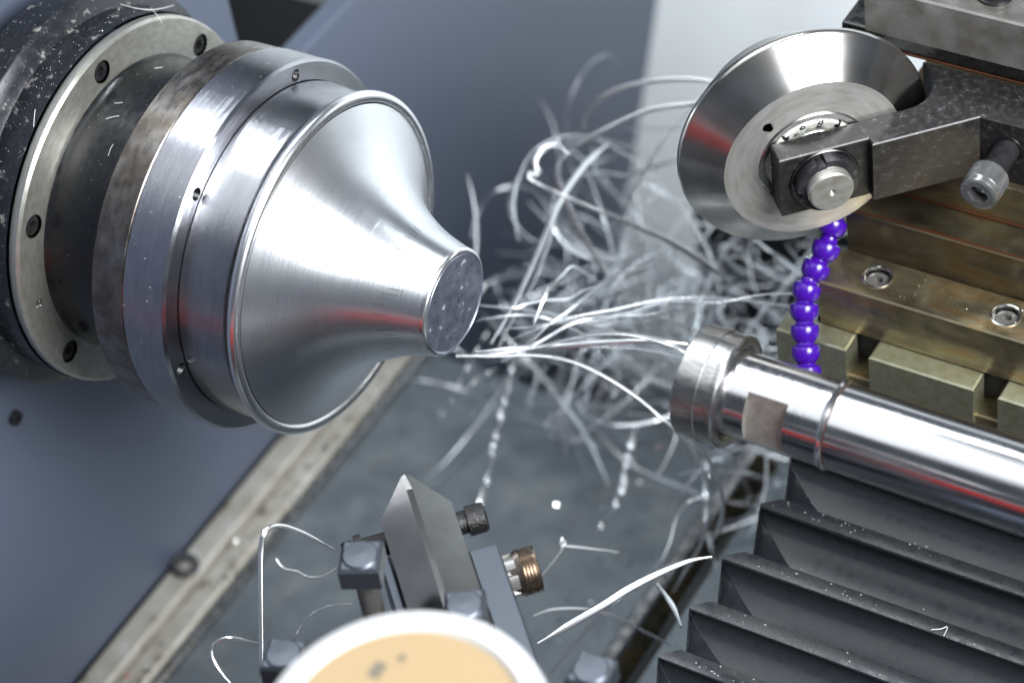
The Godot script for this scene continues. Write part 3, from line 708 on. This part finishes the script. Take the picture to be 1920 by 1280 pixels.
func roller_unit() -> void:
	var O := Vector3(0.168, 0.0261, -0.1401)
	var fx := facing(N45, O)
	# ---- forming roller
	var t := thing("forming_roller", "large polished steel roller with a wide sloping rim and greased bearing, upper right", "roller", O + N45 * -0.05)
	t.transform = Transform3D(fx.basis, O + N45 * -0.05)
	var back := 0.05
	var sh := lathe([[-0.083, 0.030], [-0.083, 0.052], [-0.0545, 0.0735], [-0.0530, 0.0746], [-0.0505, 0.0749], [-0.0492, 0.0744], [-0.0487, 0.0738], [-0.0322, 0.0541], [-0.0315, 0.0533]], 240).moved(X(Vector3(back, 0, 0)))
	put("bevel", sh, M.roller, t)
	var small := [[atan2(0.0307 - 0.0, 0.0256), 0.0400, 0.0034]]
	# hole place: u = -0.0256, v = +0.0307; local z of the frame is x cross up
	var uz: float = U45.dot(fx.basis.z)
	small[0][0] = atan2(0.0307 - 0.0, -0.0256 * uz)
	var face := ring_face(-0.0315, 0.0328, 0.0533, small, 200).moved(X(Vector3(back, 0, 0)))
	put("web", face, M.roller_face, t)
	var ha: float = small[0][0]
	same("drilled_hole", bore(0.0034, 0.010).mesh(), M.dark_steel, t, X(Vector3(back - 0.0315, sin(ha) * 0.04, cos(ha) * 0.04)))
	var bearing := put("bearing", lathe([[-0.040, 0.0327], [-0.0312, 0.0327], [-0.0305, 0.0320], [-0.0305, 0.0293], [-0.0315, 0.0288], [-0.040, 0.0285]], 140).moved(X(Vector3(back, 0, 0))), M.steel, t)
	put("inner_race", lathe([[-0.040, 0.0200], [-0.0312, 0.0200], [-0.0308, 0.0195], [-0.0308, 0.0165], [-0.040, 0.0160]], 100).moved(X(Vector3(back, 0, 0))), M.steel, bearing)
	put("grease", lathe([[-0.0345, 0.0286], [-0.0330, 0.0270], [-0.0322, 0.0250], [-0.0328, 0.0225], [-0.0345, 0.0199]], 120, 0, TAU, 8.0, func(a, x, r): return r + 0.0007 * sin(a * 13.0) * cos(a * 5.0 + x * 900.0)).moved(X(Vector3(back, 0, 0))), M.grease, bearing)
	for k in 14:
		var a := TAU * k / 14.0
		var s2 := lathe([[-0.0035, 0.0], [-0.0033, 0.0012], [-0.0018, 0.0030], [0, 0.0035], [0.0018, 0.0030], [0.0033, 0.0012], [0.0035, 0.0]], 14)
		put("roller_ball", s2, M.edge, bearing, X(Vector3(back - 0.0352, sin(a) * 0.0243, cos(a) * 0.0243)))

	# ---- forked holder: plan outline in (u, n) about O, then turned into (x, z)
	t = thing("roller_holder", "dark steel forked arm carrying the big roller, with nut and axle end", "holder", O + Vector3(0, -0.022, 0))
	var W := func(u: float, n: float) -> Vector2:
		var w := O + U45 * u + N45 * n
		return Vector2(w.x, w.z)
	var plan := []
	for q in [[-0.0257, -0.0300], [-0.0257, -0.0144], [0.0270, -0.0140], [0.0270, -0.0080], [0.0905, -0.0076]]: plan.append(W.call(q[0], q[1]))
	plan.append(Vector2(0.33, -0.2105)); plan.append(Vector2(0.33, -0.2425))
	for k in 13:
		var a := deg_to_rad(-16.5 + 106.5 * k / 12.0)
		plan.append(W.call(0.0560 + cos(a) * 0.0237, -0.0578 + sin(a) * 0.0278))
	var bodyshape := prism(plan, 0.004, 0.046, 0.0007)
	put("fork", bodyshape, M.holder, t, X(-t.position))
	var rel := -t.position
	# far cheek of the fork, behind the roller
	var far := []
	for q in [[-0.022, -0.100], [-0.022, -0.0862], [0.0545, -0.0862], [0.0545, -0.100]]: far.append(W.call(q[0], q[1]))
	put("far_cheek", prism(far, 0.004, 0.046, 0.0007), M.holder, t, X(rel))
	var ax := func(s: Shape) -> Shape: return s.moved(Transform3D(fx.basis, O + rel))
	var thr := [[-0.085, 0.0125], [-0.0115, 0.0125]]
	for k in 9:
		thr.append([-0.0110 + k * 0.00115, 0.0127 if k % 2 else 0.0133])
	thr.append_array([[-0.0008, 0.0131], [0.0, 0.0122], [0.0, 0.0021], [-0.002, 0.0]])
	put("axle", ax.call(lathe(thr, 72)), M.flat_cut, t)
	var notch := func(a: float, _x: float, r: float) -> float:
		var k := fposmod(a + 0.35, TAU / 4.0)
		return r - 0.0028 if k < 0.30 else r
	put("slotted_nut", ax.call(lathe([[-0.0139, 0.0180], [-0.0072, 0.0183], [-0.0062, 0.0176], [-0.0058, 0.0140], [-0.0062, 0.0134]], 168, 0, TAU, 1.0, notch)), M.oxide, t)
	var g2 := lathe([[-0.0139, 0.0200], [-0.0128, 0.0201], [-0.0124, 0.0196], [-0.0124, 0.0130]], 90)
	put("washer", ax.call(g2), M.dark_steel, t)
	var sp := Vector3(0.2432, 0.0275, -0.2105)
	put("screw_shank", lathe([[-0.004, 0.0072], [0.0255, 0.0072], [0.0262, 0.0075]], 48).moved(facing(Vector3.BACK, sp)), M.oxide, t, X(rel))
	put("screw_head", socket_head(0.0112, 0.0172, 0.0062, 0.008, 60).moved(facing(Vector3.BACK, sp + Vector3(0, 0, 0.0428))), M.screw, t, X(rel))
	put("screw_seat", lathe([[0.0003, 0.0094], [0.0012, 0.0092], [0.0012, 0.0074]], 48).moved(facing(Vector3.BACK, sp)), M.dark_steel, t, X(rel))

	# ---- clamp block above
	t = thing("clamp_block", "ground steel clamp block above the roller arm, at the top right corner", "block", Vector3(0.24, 0.0585, -0.30))
	rel = -t.position
	put("block", box(Vector3(0.1425, 0.0590, -0.40), Vector3(0.36, 0.0920, -0.2400), 0.0012), M.block, t, X(rel))
	var nut := lathe([[0, 0.0105], [0.002, 0.0105], [0.0025, 0.0085], [0.0035, 0.0085], [0.004, 0.0095], [0.0055, 0.0095], [0.006, 0.0080], [0.012, 0.0080], [0.0135, 0.0068], [0.0135, 0.0]], 48)
	put("stud", nut.moved(facing(Vector3.UP, Vector3(0.2140, 0.0921, -0.2590))), M.oxide, t, X(rel))
	put("swivel_plate", box(Vector3(0.1255, 0.0462, -0.42), Vector3(0.37, 0.0587, -0.2445), 0.001), M.dark_steel, t, X(rel))
	put("rust_seam", box(Vector3(0.145, 0.0462, -0.2443), Vector3(0.33, 0.0478, -0.2432), 0.0003), M.rust, t, X(rel))

func slide() -> void:
	var t := thing("cross_slide", "oily brown-stained steel cross slide stepping down behind the quill", "slide", Vector3(0.25, -0.15, -0.17))
	var rel := -t.position
	var h := [[Vector2(0.1824, -0.1645), 0.0078], [Vector2(0.2625, -0.1645), 0.0078]]
	put("step", box(Vector3(0.1525, -0.0895, -0.1797), Vector3(0.42, -0.0550, -0.1480), 0.0010, h), M.oiled, t, X(rel))
	var b := bore(0.0078, 0.008)
	var sh := socket_head(0.0067, 0.006, 0.0036, 0.004)
	for e in h:
		var at := Vector3(e[0].x, -0.0550, e[0].y)
		put("counterbore", Shape.new().add(b).moved(Transform3D.IDENTITY), M.steel, t, facing(Vector3.UP, at + rel))
		put("screw", Shape.new().add(sh).moved(Transform3D.IDENTITY), M.block, t, facing(Vector3.UP, at + rel + Vector3(0, -0.0022, 0)))
		put("washer", lathe([[-0.0005, 0.0094], [0.0006, 0.0092], [0.0008, 0.0086], [0.0004, 0.0078]], 40), M.edge, t, facing(Vector3.UP, at + rel))
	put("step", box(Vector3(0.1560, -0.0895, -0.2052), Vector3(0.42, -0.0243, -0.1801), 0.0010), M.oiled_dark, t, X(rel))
	put("rust_seam", box(Vector3(0.1560, -0.0243, -0.1822), Vector3(0.42, -0.0236, -0.1806), 0.0002), M.rust, t, X(rel))
	put("step", box(Vector3(0.1560, -0.0895, -0.40), Vector3(0.42, 0.0030, -0.2055), 0.0010), M.oiled, t, X(rel))
	put("rust_seam", box(Vector3(0.1560, -0.0240, -0.2053), Vector3(0.42, -0.0228, -0.2040), 0.0002), M.rust, t, X(rel))
	put("gear_rack_base", box(Vector3(0.140, -0.1450, -0.42), Vector3(0.42, -0.1130, -0.1370), 0.001), M.oiled, t, X(rel))
	put("gear_rack_back", box(Vector3(0.1480, -0.1128, -0.1900), Vector3(0.42, -0.0899, -0.1530), 0.001), M.black, t, X(rel))
	for e in [[0.130, 0.1754], [0.1900, 0.2558], [0.2708, 0.340]]:
		put("rack_tooth", box(Vector3(e[0], -0.1300, -0.1495), Vector3(e[1], -0.0898, -0.1338), 0.0011), M.tooth_top, t, X(rel))
	put("saddle", box(Vector3(0.185, -0.3955, -0.36), Vector3(0.62, -0.1990, 0.30), 0.004), M.paint, t, X(rel))
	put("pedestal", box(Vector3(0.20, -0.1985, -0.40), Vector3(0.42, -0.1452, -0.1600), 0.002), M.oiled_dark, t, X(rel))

	# segmented coolant hose
	t = thing("coolant_hose", "purple ball-jointed coolant hose hanging between the roller and the quill", "hose", Vector3(0.156, -0.10, -0.115))
	rel = -t.position
	var way := [Vector3(0.1525, -0.0225, -0.1830), Vector3(0.1500, -0.0330, -0.1735), Vector3(0.1503, -0.0430, -0.1630), Vector3(0.1480, -0.0515, -0.1535), Vector3(0.1468, -0.0600, -0.1430), Vector3(0.1485, -0.0690, -0.1355), Vector3(0.1520, -0.0785, -0.1285), Vector3(0.1555, -0.0880, -0.1215), Vector3(0.1590, -0.0975, -0.1150), Vector3(0.1630, -0.1070, -0.1080)]
	var seg := lathe([[-0.0070, 0.0045], [-0.0058, 0.0062], [-0.0036, 0.0078], [-0.0008, 0.0085], [0.0022, 0.0084], [0.0036, 0.0078], [0.0042, 0.0060], [0.0052, 0.0051], [0.0075, 0.0048]], 40).mesh()
	for i in way.size():
		var d: Vector3 = way[maxi(i - 1, 0)] - way[mini(i + 1, way.size() - 1)]
		same("segment", seg, M.hose, t, facing(d, way[i] + rel))

func bellows() -> void:
	var t := thing("bellows_cover", "black pleated way bellows at the lower right, dusted with chips", "bellows", Vector3(0.4, -0.19, 0.02))
	var rel := -t.position
	var zs := [-0.138, -0.094, -0.0505, -0.0055, 0.0360, 0.0745, 0.112, 0.15, 0.19]
	var xr := 0.62
	for i in range(0, zs.size() - 1):
		var z0: float = zs[i]; var z1: float = zs[i + 1]
		var x0 := 0.1565 + rng.randf_range(-0.0012, 0.0012)
		var y := -0.150 + rng.randf_range(-0.001, 0.001)
		# profile across the pleat: folded hem, edge, shaded undercut, then the sloping panel to the next hem
		var prof := [[z0 - 0.0105, y - 0.0010], [z0 - 0.0096, y + 0.0002], [z0 - 0.0012, y + 0.0006], [z0 + 0.0002, y], [z0 + 0.0004, y - 0.0016], [z0 - 0.0006, y - 0.0040], [z0 + 0.0010, y - 0.0085], [z0 + 0.0060, y - 0.0135], [z0 + 0.0140, y - 0.0180], [z0 + 0.0230, y - 0.0205], [z1 - 0.0125, y - 0.0212]]
		var s := Shape.new()
		var left := []
		for k in prof.size():
			var f := clampf((prof[k][0] - z0) / (z1 - 0.0125 - z0), 0.0, 1.0)
			left.append(x0 + (0.0095 if k < 2 else 0.0) + 0.045 * f)
		var nrm := []
		for k in prof.size():
			var a: Array = prof[maxi(k - 1, 0)]; var b: Array = prof[mini(k + 1, prof.size() - 1)]
			nrm.append(Vector3(0, b[0] - a[0], -(b[1] - a[1])).normalized())
		var parts := 40
		for k in prof.size() - 1:
			for q in parts:
				var fa := pow(float(q) / parts, 1.5); var fb := pow(float(q + 1) / parts, 1.5)
				var sag := func(f: float, kk: int) -> float: return 0.0009 * sin(f * 9.0 + i * 1.7) * (1.0 if kk > 3 else 0.35)
				var A := Vector3(lerpf(left[k], xr, fa), prof[k][1] + sag.call(fa, k), prof[k][0]); var B := Vector3(lerpf(left[k], xr, fb), prof[k][1] + sag.call(fb, k), prof[k][0])
				var C := Vector3(lerpf(left[k + 1], xr, fb), prof[k + 1][1] + sag.call(fb, k + 1), prof[k + 1][0]); var D := Vector3(lerpf(left[k + 1], xr, fa), prof[k + 1][1] + sag.call(fa, k + 1), prof[k + 1][0])
				var na: Vector3 = nrm[k]; var nb: Vector3 = nrm[k + 1]
				if k == 2 or k == 3: nb = na
				s.tri(A, B, C, na, na, nb); s.tri(A, C, D, na, nb, nb)
		# mitred end: the triangle between the tip and the next hem, and the side below it
		var tip := Vector3(x0, y, z0)
		var foot := Vector3(x0 + 0.0085, y - 0.0185, z1 - 0.0145)
		var low := Vector3(left[10], prof[10][1], prof[10][0])
		var rows := []
		for k in range(3, 11):
			var A2 := Vector3(left[k], prof[k][1], prof[k][0])
			var f0: float = clampf((prof[k][0] - z0) / (z1 - 0.0125 - z0), 0.0, 1.0)
			var B2 := tip.lerp(foot, f0) + Vector3(0, -0.006 * sin(f0 * PI), 0)
			rows.append([A2, B2])
		for k in rows.size() - 1:
			var n1 := Vector3(-0.25, 0.9, 0.35).lerp(Vector3(-0.35, 0.9, -0.05), float(k) / 7.0).normalized()
			var n2 := Vector3(-0.25, 0.9, 0.35).lerp(Vector3(-0.35, 0.9, -0.05), float(k + 1) / 7.0).normalized()
			s.tri(rows[k][0], rows[k + 1][0], rows[k + 1][1], n1, n2, n2)
			if k > 0: s.tri(rows[k][0], rows[k + 1][1], rows[k][1], n1, n2, n1)
		s.flat(foot, low, Vector3(x0 + 0.02, y - 0.0225, z1 - 0.011), Vector3.UP)
		# skirt closing the end downwards
		s.quad(tip, foot, foot + Vector3(0.004, -0.03, 0), tip + Vector3(0.006, -0.045, 0.004), Vector3(-1, 0, 0.3))
		put("pleat", s, M.rubber, t, X(rel))

func bolt_head(sz: float, high: float) -> Shape:   # square head with a domed, chamfered top, along +y, plus shank
	var s := box(Vector3(-sz, 0, -sz), Vector3(sz, high, sz), sz * 0.16)
	s.add(lathe([[high - 0.0002, sz * 0.93], [high + sz * 0.10, sz * 0.80], [high + sz * 0.14, 0.0]], 40).moved(facing(Vector3.UP)))
	return s

func foreground_tool() -> void:
	var t := thing("beading_tool", "out-of-focus pointed steel tool held in a blued fork in the foreground", "tool", Vector3(0.07, -0.07, 0.14))
	var rel := -t.position
	var W := func(u: float, n: float, y: float) -> Vector3: return Vector3((u + n) * 0.70711, y, (n - u) * 0.70711)
	# ridged blade pointing at the workpiece
	var yr := -0.030; var ye := -0.040; var yb := -0.075
	var s := Shape.new()
	var tip: Vector3 = W.call(-0.0545, 0.0890, yr); var rear: Vector3 = W.call(-0.0545, 0.26, yr)
	var tl: Vector3 = W.call(-0.0565, 0.0892, yr - 0.00095); var tr: Vector3 = W.call(-0.0525, 0.0892, yr - 0.00095)
	var L: Vector3 = W.call(-0.0740, 0.1085, ye); var Lb: Vector3 = W.call(-0.0740, 0.26, ye)
	var R: Vector3 = W.call(-0.0342, 0.1085, ye); var Rb: Vector3 = W.call(-0.0342, 0.26, ye)
	var dn := Vector3(0, yb - ye, 0)
	var a1: Vector3 = W.call(-0.0562, 0.100, yr - 0.0008); var a2: Vector3 = W.call(-0.0562, 0.26, yr - 0.0008)
	var b1: Vector3 = W.call(-0.0528, 0.100, yr - 0.0008); var b2: Vector3 = W.call(-0.0528, 0.26, yr - 0.0008)
	s.quad(a1, a2, b2, b1, Vector3.UP)
	s.flat(tip, a1, b1, Vector3.UP)
	s.quad(a1, a2, Lb, L, Vector3(-0.7, 1, 0.7)); s.quad(b1, b2, Rb, R, Vector3(0.7, 1, -0.7))
	s.flat(tip, tl, a1, Vector3(-0.5, 1, 0)); s.flat(tl, L, a1, Vector3(-0.7, 1, 0)); s.flat(tip, tr, b1, Vector3(0.5, 1, 0)); s.flat(tr, R, b1, Vector3(0.5, 1, -0.7))
	s.flat(tip, tl, tr, -N45)
	var base: Vector3 = W.call(-0.0545, 0.100, yb)
	s.quad(tl, L, L + dn, base, Vector3(-1, 0.2, -0.2)); s.quad(tr, R, R + dn, base, Vector3(0.2, 0.2, -1)); s.flat(tl, tr, base, -N45)
	s.quad(L, Lb, Lb + dn, L + dn, -U45); s.quad(R, Rb, Rb + dn, R + dn, U45)
	put("blade", s, M.tool, t, X(rel))
	var P := func(q: Array) -> Array:
		var o := []
		for e in q:
			var w: Vector3 = W.call(e[0], e[1], 0.0)
			o.append(Vector2(w.x, w.z))
		return o
	put("cheek", prism(P.call([[-0.0338, 0.1395], [-0.0172, 0.1395], [-0.0172, 0.27], [-0.0338, 0.27]]), -0.078, -0.047, 0.0012), M.blued, t, X(rel))
	put("cheek", prism(P.call([[-0.0805, 0.125], [-0.0744, 0.125], [-0.0744, 0.27], [-0.0805, 0.27]]), -0.078, -0.050, 0.0012), M.blued, t, X(rel))
	var ux := func(sh: Shape, u: float, n: float, y: float) -> Shape: return sh.moved(facing(U45, W.call(u, n, y)))
	put("cross_pin", ux.call(lathe([[-0.022, 0.0], [-0.022, 0.0062], [-0.0205, 0.0072], [-0.0165, 0.0072], [-0.0160, 0.0066], [-0.0150, 0.0066], [-0.0145, 0.0092], [-0.0105, 0.0092], [-0.0100, 0.0066], [0.048, 0.0066], [0.0482, 0.0086], [0.058, 0.0086], [0.0592, 0.0076], [0.0592, 0.0]], 48), -0.0760, 0.1075, -0.060), M.wet, t, X(rel))
	put("slotted_nut", ux.call(lathe([[0, 0.0118], [0.0068, 0.0118], [0.0076, 0.0110], [0.0076, 0.008]], 72, 0, TAU, 1.0, func(a, _x, r): return r - 0.002 if fposmod(a + 0.2, TAU / 6.0) < 0.22 else r), -0.0171, 0.1535, -0.0600), M.block, t, X(rel))
	var th := [[0.0, 0.0088]]
	for k in 10: th.append([0.008 + k * 0.0009, 0.0122 if k % 2 else 0.0134])
	th.append_array([[0.0172, 0.0130], [0.0176, 0.0118], [0.0176, 0.0]])
	put("threaded_end", ux.call(lathe(th, 64), -0.0171, 0.1535, -0.0600), M.brass, t, X(rel))

	t = thing("tool_post", "blurred tool post block with square-headed clamp bolts under the gilt dial", "tool post", Vector3(0.14, -0.12, 0.26))
	rel = -t.position
	put("body", box(Vector3(0.07, -0.20, 0.20), Vector3(0.24, -0.080, 0.42), 0.003), M.blued, t, X(rel))
	var places := [[Vector3(0.0500, -0.019, 0.1790), 0.0108, 0.45], [Vector3(0.1130, -0.026, 0.1800), 0.0105, 0.55], [Vector3(0.0490, -0.020, 0.2500), 0.0102, 0.3], [Vector3(0.1946, -0.020, 0.1926), 0.0102, 0.1]]
	for q in places:
		var x := Transform3D(Basis(Vector3.UP, q[2]), q[0] + rel)
		var bo := put("bolt", bolt_head(q[1], 0.016), M.blued, t, x)
		put("shank", lathe([[-0.075, 0.0062], [-0.002, 0.0062], [0.0005, 0.0074]], 32).moved(facing(Vector3.UP)), M.block, bo)
	put("arm", box(Vector3(0.035, -0.088, 0.17), Vector3(0.21, -0.0803, 0.26), 0.002), M.blued, t, X(rel))

	t = thing("dial_knob", "blurred white-rimmed round knob with a gilt face at the bottom edge", "dial", Vector3(0.190, 0.08, 0.325))
	t.position = Vector3(0.1835, 0.0755, 0.3222)
	var up := facing(Vector3.UP)
	put("rim", lathe([[0, 0.060], [0.004, 0.0655], [0.018, 0.0668], [0.024, 0.0650], [0.0262, 0.0610], [0.0262, 0.0552], [0.0235, 0.0532]], 120).moved(up), M.white, t)
	put("face", lathe([[0.0230, 0.0535], [0.0242, 0.0525], [0.0242, 0.0]], 120).moved(up), M.gold, t)
	put("stem", lathe([[-0.155, 0.020], [0.0, 0.020], [0.0, 0.061]], 48).moved(up), M.steel, t)
	for q in [[-0.030, -0.026, 0.006, 0.009], [-0.022, -0.034, 0.003, 0.004], [-0.004, -0.021, 0.016, 0.0022], [-0.012, -0.010, 0.010, 0.003], [0.004, -0.006, 0.012, 0.0026], [0.020, -0.012, 0.005, 0.005]]:
		put("engraving", box(Vector3(q[0], 0.02425, q[1]), Vector3(q[0] + q[2], 0.0244, q[1] + q[3]), 0.0), M.ink, t)

func flake(s: Shape, p: Vector3, n: Vector3, size: float) -> void:
	var a := n.cross(Vector3(rng.randf() - 0.5, rng.randf() - 0.5, rng.randf() - 0.5)).normalized()
	var b := n.cross(a)
	var q := p + n * size * 0.4
	var c := [a * size * 0.6, b * size * 0.4 - a * size * 0.2, -a * size * 0.5 - b * size * 0.3, n * size * 0.45]
	var P := [q + c[0], q + c[1], q + c[2], q + c[3]]
	for f in [[0, 1, 2], [0, 1, 3], [1, 2, 3], [0, 2, 3]]:
		s.flat(P[f[0]], P[f[1]], P[f[2]], (P[f[0]] + P[f[1]] + P[f[2]]) / 3.0 - q)

func swarf() -> void:
	for q in STRANDS:
		var tw := rng.randf_range(-14.0, 14.0)
		tag(put(q[0], ribbon(q[3], q[2] * 1.25, q[2] * 0.6, tw, rng.randf() * TAU), M.swarf), q[1], "swarf", "loose swarf strands")
	for q in TWISTED:
		tag(put(q[0], ribbon(q[3], q[2], q[2] * 0.2, 230.0, rng.randf() * TAU, 0.0012, 0.5, 1.3), M.swarf), q[1], "swarf", "twisted chips on the tray")
	# the tangle in the chip pit behind the tray: nobody could count these
	var s := Shape.new()
	for k in 210:
		var c := Vector3(rng.randf_range(-0.19, 0.13), 0, rng.randf_range(-0.40, -0.225))
		c.y = -0.40 + absf(rng.randfn(0.0, 0.065)) + 0.012
		var pts := []
		var dir := Vector3(rng.randfn(), rng.randfn() * 0.55, rng.randfn()).normalized()
		var turn := Vector3(rng.randfn(), rng.randfn(), rng.randfn()).normalized()
		var bend := rng.randf_range(0.05, 0.65)
		var stepl := rng.randf_range(0.012, 0.03)
		var p := c - dir * stepl * 3.0
		for e in rng.randi_range(5, 9):
			pts.append(p)
			p += dir * stepl
			p.y = maxf(p.y, -0.44)
			dir = dir.rotated(turn, bend)
			if rng.randf() < 0.1: turn = Vector3(rng.randfn(), rng.randfn(), rng.randfn()).normalized()
		var w := rng.randf_range(0.0008, 0.0024)
		var twisty := rng.randf() < 0.22
		s.add(ribbon(pts, w, w * (0.18 if twisty else 0.42), rng.randf_range(120, 260) if twisty else rng.randf_range(-25, 25), rng.randf() * TAU, 0.0018 if twisty else 0.005, 0.08))
	for k in 46:
		var m := Vector3(rng.randf_range(-0.12, 0.12), -0.35 + rng.randf_range(0.0, 0.15), rng.randf_range(-0.38, -0.25))
		var e1 := Vector3(rng.randfn(), rng.randfn() * 0.7, rng.randfn()).normalized()
		var e2 := e1.cross(Vector3(rng.randfn(), rng.randfn(), rng.randfn())).normalized()
		var rad := rng.randf_range(0.03, 0.085)
		var a0 := rng.randf() * TAU
		var span := rng.randf_range(1.6, 4.2)
		var pts2 := []
		for e in 9:
			var q := a0 + span * e / 8.0
			var w2 := m + (e1 * cos(q) + e2 * sin(q) * 0.75) * rad * (1.0 + 0.12 * sin(q * 2.3)) + e1.cross(e2) * rad * 0.15 * e
			w2.y = maxf(w2.y, -0.43)
			pts2.append(w2)
		var wd := rng.randf_range(0.0011, 0.0027)
		s.add(ribbon(pts2, wd, wd * 0.5, rng.randf_range(-30, 30), rng.randf() * TAU, 0.004, 0.08))
	for k in 10:   # the fan of fine strands that leaves the cone's end
		var from := Vector3(-0.040 + rng.randfn(0, 0.012), -0.120 + rng.randfn(0, 0.008), -0.085 + rng.randfn(0, 0.010))
		var to := Vector3(rng.randf_range(-0.02, 0.14), rng.randf_range(-0.24, -0.10), rng.randf_range(-0.24, -0.10))
		var lift := rng.randf_range(-0.015, 0.04)
		var pts3 := []
		for e in 7:
			pts3.append(from.lerp(to, e / 6.0) + Vector3(0, sin(PI * e / 6.0) * lift, 0) + Vector3(rng.randfn(), rng.randfn(), rng.randfn()) * 0.0012)
		s.add(ribbon(pts3, rng.randf_range(0.0009, 0.0019), 0.0007, rng.randf_range(-20, 20), rng.randf() * TAU, 0.004, 0.2))
	for k in 420:
		var c2 := Vector3(rng.randf_range(-0.19, 0.10), -0.395 + absf(rng.randfn(0.0, 0.05)), rng.randf_range(-0.40, -0.235))
		flake(s, c2, Vector3(rng.randfn(), rng.randfn(), rng.randfn()).normalized(), rng.randf_range(0.001, 0.003))
	tag(put("swarf_tangle", s, M.swarf_dull), "dense tangle of grey metal swarf heaped between the cone and the roller", "swarf", "", "stuff")
	# crumbs and dust
	s = Shape.new()
	for k in 300:
		var z := rng.randf_range(-0.27, 0.12)
		var x := 0.0 - absf(rng.randfn(0, 0.05)) if rng.randf() < 0.75 else rng.randf_range(-0.25, 0.0)
		flake(s, Vector3(clampf(x, -0.25, 0.005), -0.3998, z), Vector3(rng.randfn() * 0.4, 1, rng.randfn() * 0.4).normalized(), rng.randf_range(0.0010, 0.0034))
	tag(put("tray_crumbs", s, M.glint), "bright metal crumbs scattered over the grey chip tray", "chips", "", "stuff")
	s = Shape.new()
	for k in 170:
		flake(s, Vector3(-0.30 + rng.randf_range(0.018, 0.045), -0.388, rng.randf_range(-0.27, 0.15)), Vector3(rng.randfn() * 0.4, 1, rng.randfn() * 0.4).normalized(), rng.randf_range(0.0015, 0.005) * (0.5 + rng.randf()))
	tag(put("strip_crumbs", s, M.glint), "bright metal crumbs caught along the beige strip", "chips", "", "stuff")
	s = Shape.new()
	for k in 340:
		var which := rng.randi() % 5
		var a := deg_to_rad(rng.randfn(75.0, 32.0))
		var xx := 0.0; var rr := 0.0
		if which == 0: xx = rng.randf_range(-0.256, -0.23); rr = 0.1137
		elif which == 1: xx = rng.randf_range(-0.278, -0.258); rr = lerpf(0.1225, 0.125, (xx + 0.278) / 0.02)
		elif which == 2: xx = rng.randf_range(-0.215, -0.174); rr = 0.0883
		elif which == 3: xx = rng.randf_range(-0.147, -0.122); rr = 0.1118
		else: xx = rng.randf_range(-0.248, -0.23); rr = 0.1137
		var nn := Vector3(0, sin(a), cos(a))
		flake(s, Vector3(xx, 0, 0) + nn * rr, nn, rng.randf_range(0.0002, 0.0006) * (1.6 if rng.randf() < 0.1 else 1.0))
	for q in [[Vector3(-0.2476,0.1025,-0.0521),Vector3(-0.2357,0.1019,-0.0533),Vector3(-0.2292,0.0980,-0.0603),Vector3(-0.2357,0.0829,-0.0829)],
		[Vector3(-0.2347,0.0958,-0.0626),Vector3(-0.2199,0.1022,-0.0516),Vector3(-0.2087,0.1064,-0.0423)],
		[Vector3(-0.2344,0.1037,0.0473),Vector3(-0.2322,0.1014,0.0520),Vector3(-0.2300,0.0992,0.0562)],
		[Vector3(-0.2073,0.0861,0.0226),Vector3(-0.2043,0.0867,0.0202),Vector3(-0.2007,0.0871,0.0182)],
		[Vector3(-0.2091,0.0883,0.0110),Vector3(-0.2067,0.0884,0.0101),Vector3(-0.2048,0.0885,0.0090)],
		[Vector3(-0.1935,0.0785,0.0419),Vector3(-0.1941,0.0806,0.0378),Vector3(-0.1938,0.0818,0.0352)],
		[Vector3(-0.2093,0.0847,-0.0274),Vector3(-0.2079,0.0840,-0.0294),Vector3(-0.2067,0.0833,-0.0313)]]:
		s.add(ribbon(q, 0.0007, 0.0004, 4.0, 0.3, 0.002))
	tag(put("chuck_dust", s, M.crumb), "fine bright metal dust speckling the black chuck and rings", "dust", "", "stuff")
	s = Shape.new()
	for k in 80:
		flake(s, Vector3(0.165 + absf(rng.randfn(0, 0.06)), -0.1488, [-0.094, -0.0505, -0.0055, 0.0360, 0.0745][rng.randi() % 5] - rng.randf_range(0.001, 0.008)), Vector3.UP, rng.randf_range(0.0006, 0.0013))
	for k in 60:
		flake(s, Vector3(0.19 + absf(rng.randfn(0, 0.06)), -0.1700, [-0.094, -0.0505, -0.0055, 0.0360][rng.randi() % 4] + rng.randf_range(0.016, 0.028)), Vector3.UP, rng.randf_range(0.0008, 0.0016))
	s.add(ribbon([Vector3(0.2861,-0.1480,-0.0061),Vector3(0.2908,-0.1480,-0.0087),Vector3(0.2932,-0.1480,-0.0119),Vector3(0.2940,-0.1480,-0.0085),Vector3(0.2941,-0.1480,-0.0048)], 0.0011, 0.0006, 3.0, 0.2, 0.0015))
	tag(put("bellows_crumbs", s, M.crumb), "tiny bright chips lying on the black bellows pleats", "chips", "", "stuff")
	s = Shape.new()
	for k in 60:
		flake(s, Vector3(rng.randf_range(0.212, 0.30), 0.0461, rng.randf_range(-0.238, -0.212)), Vector3.UP, rng.randf_range(0.0002, 0.0004))
	for k in 60:
		flake(s, Vector3(rng.randf_range(0.155, 0.30), -0.0549, rng.randf_range(-0.178, -0.15)), Vector3.UP, rng.randf_range(0.0003, 0.0011))
	tag(put("holder_dust", s, M.swarf), "fine metal dust on the roller arm and oily slide", "dust", "", "stuff")
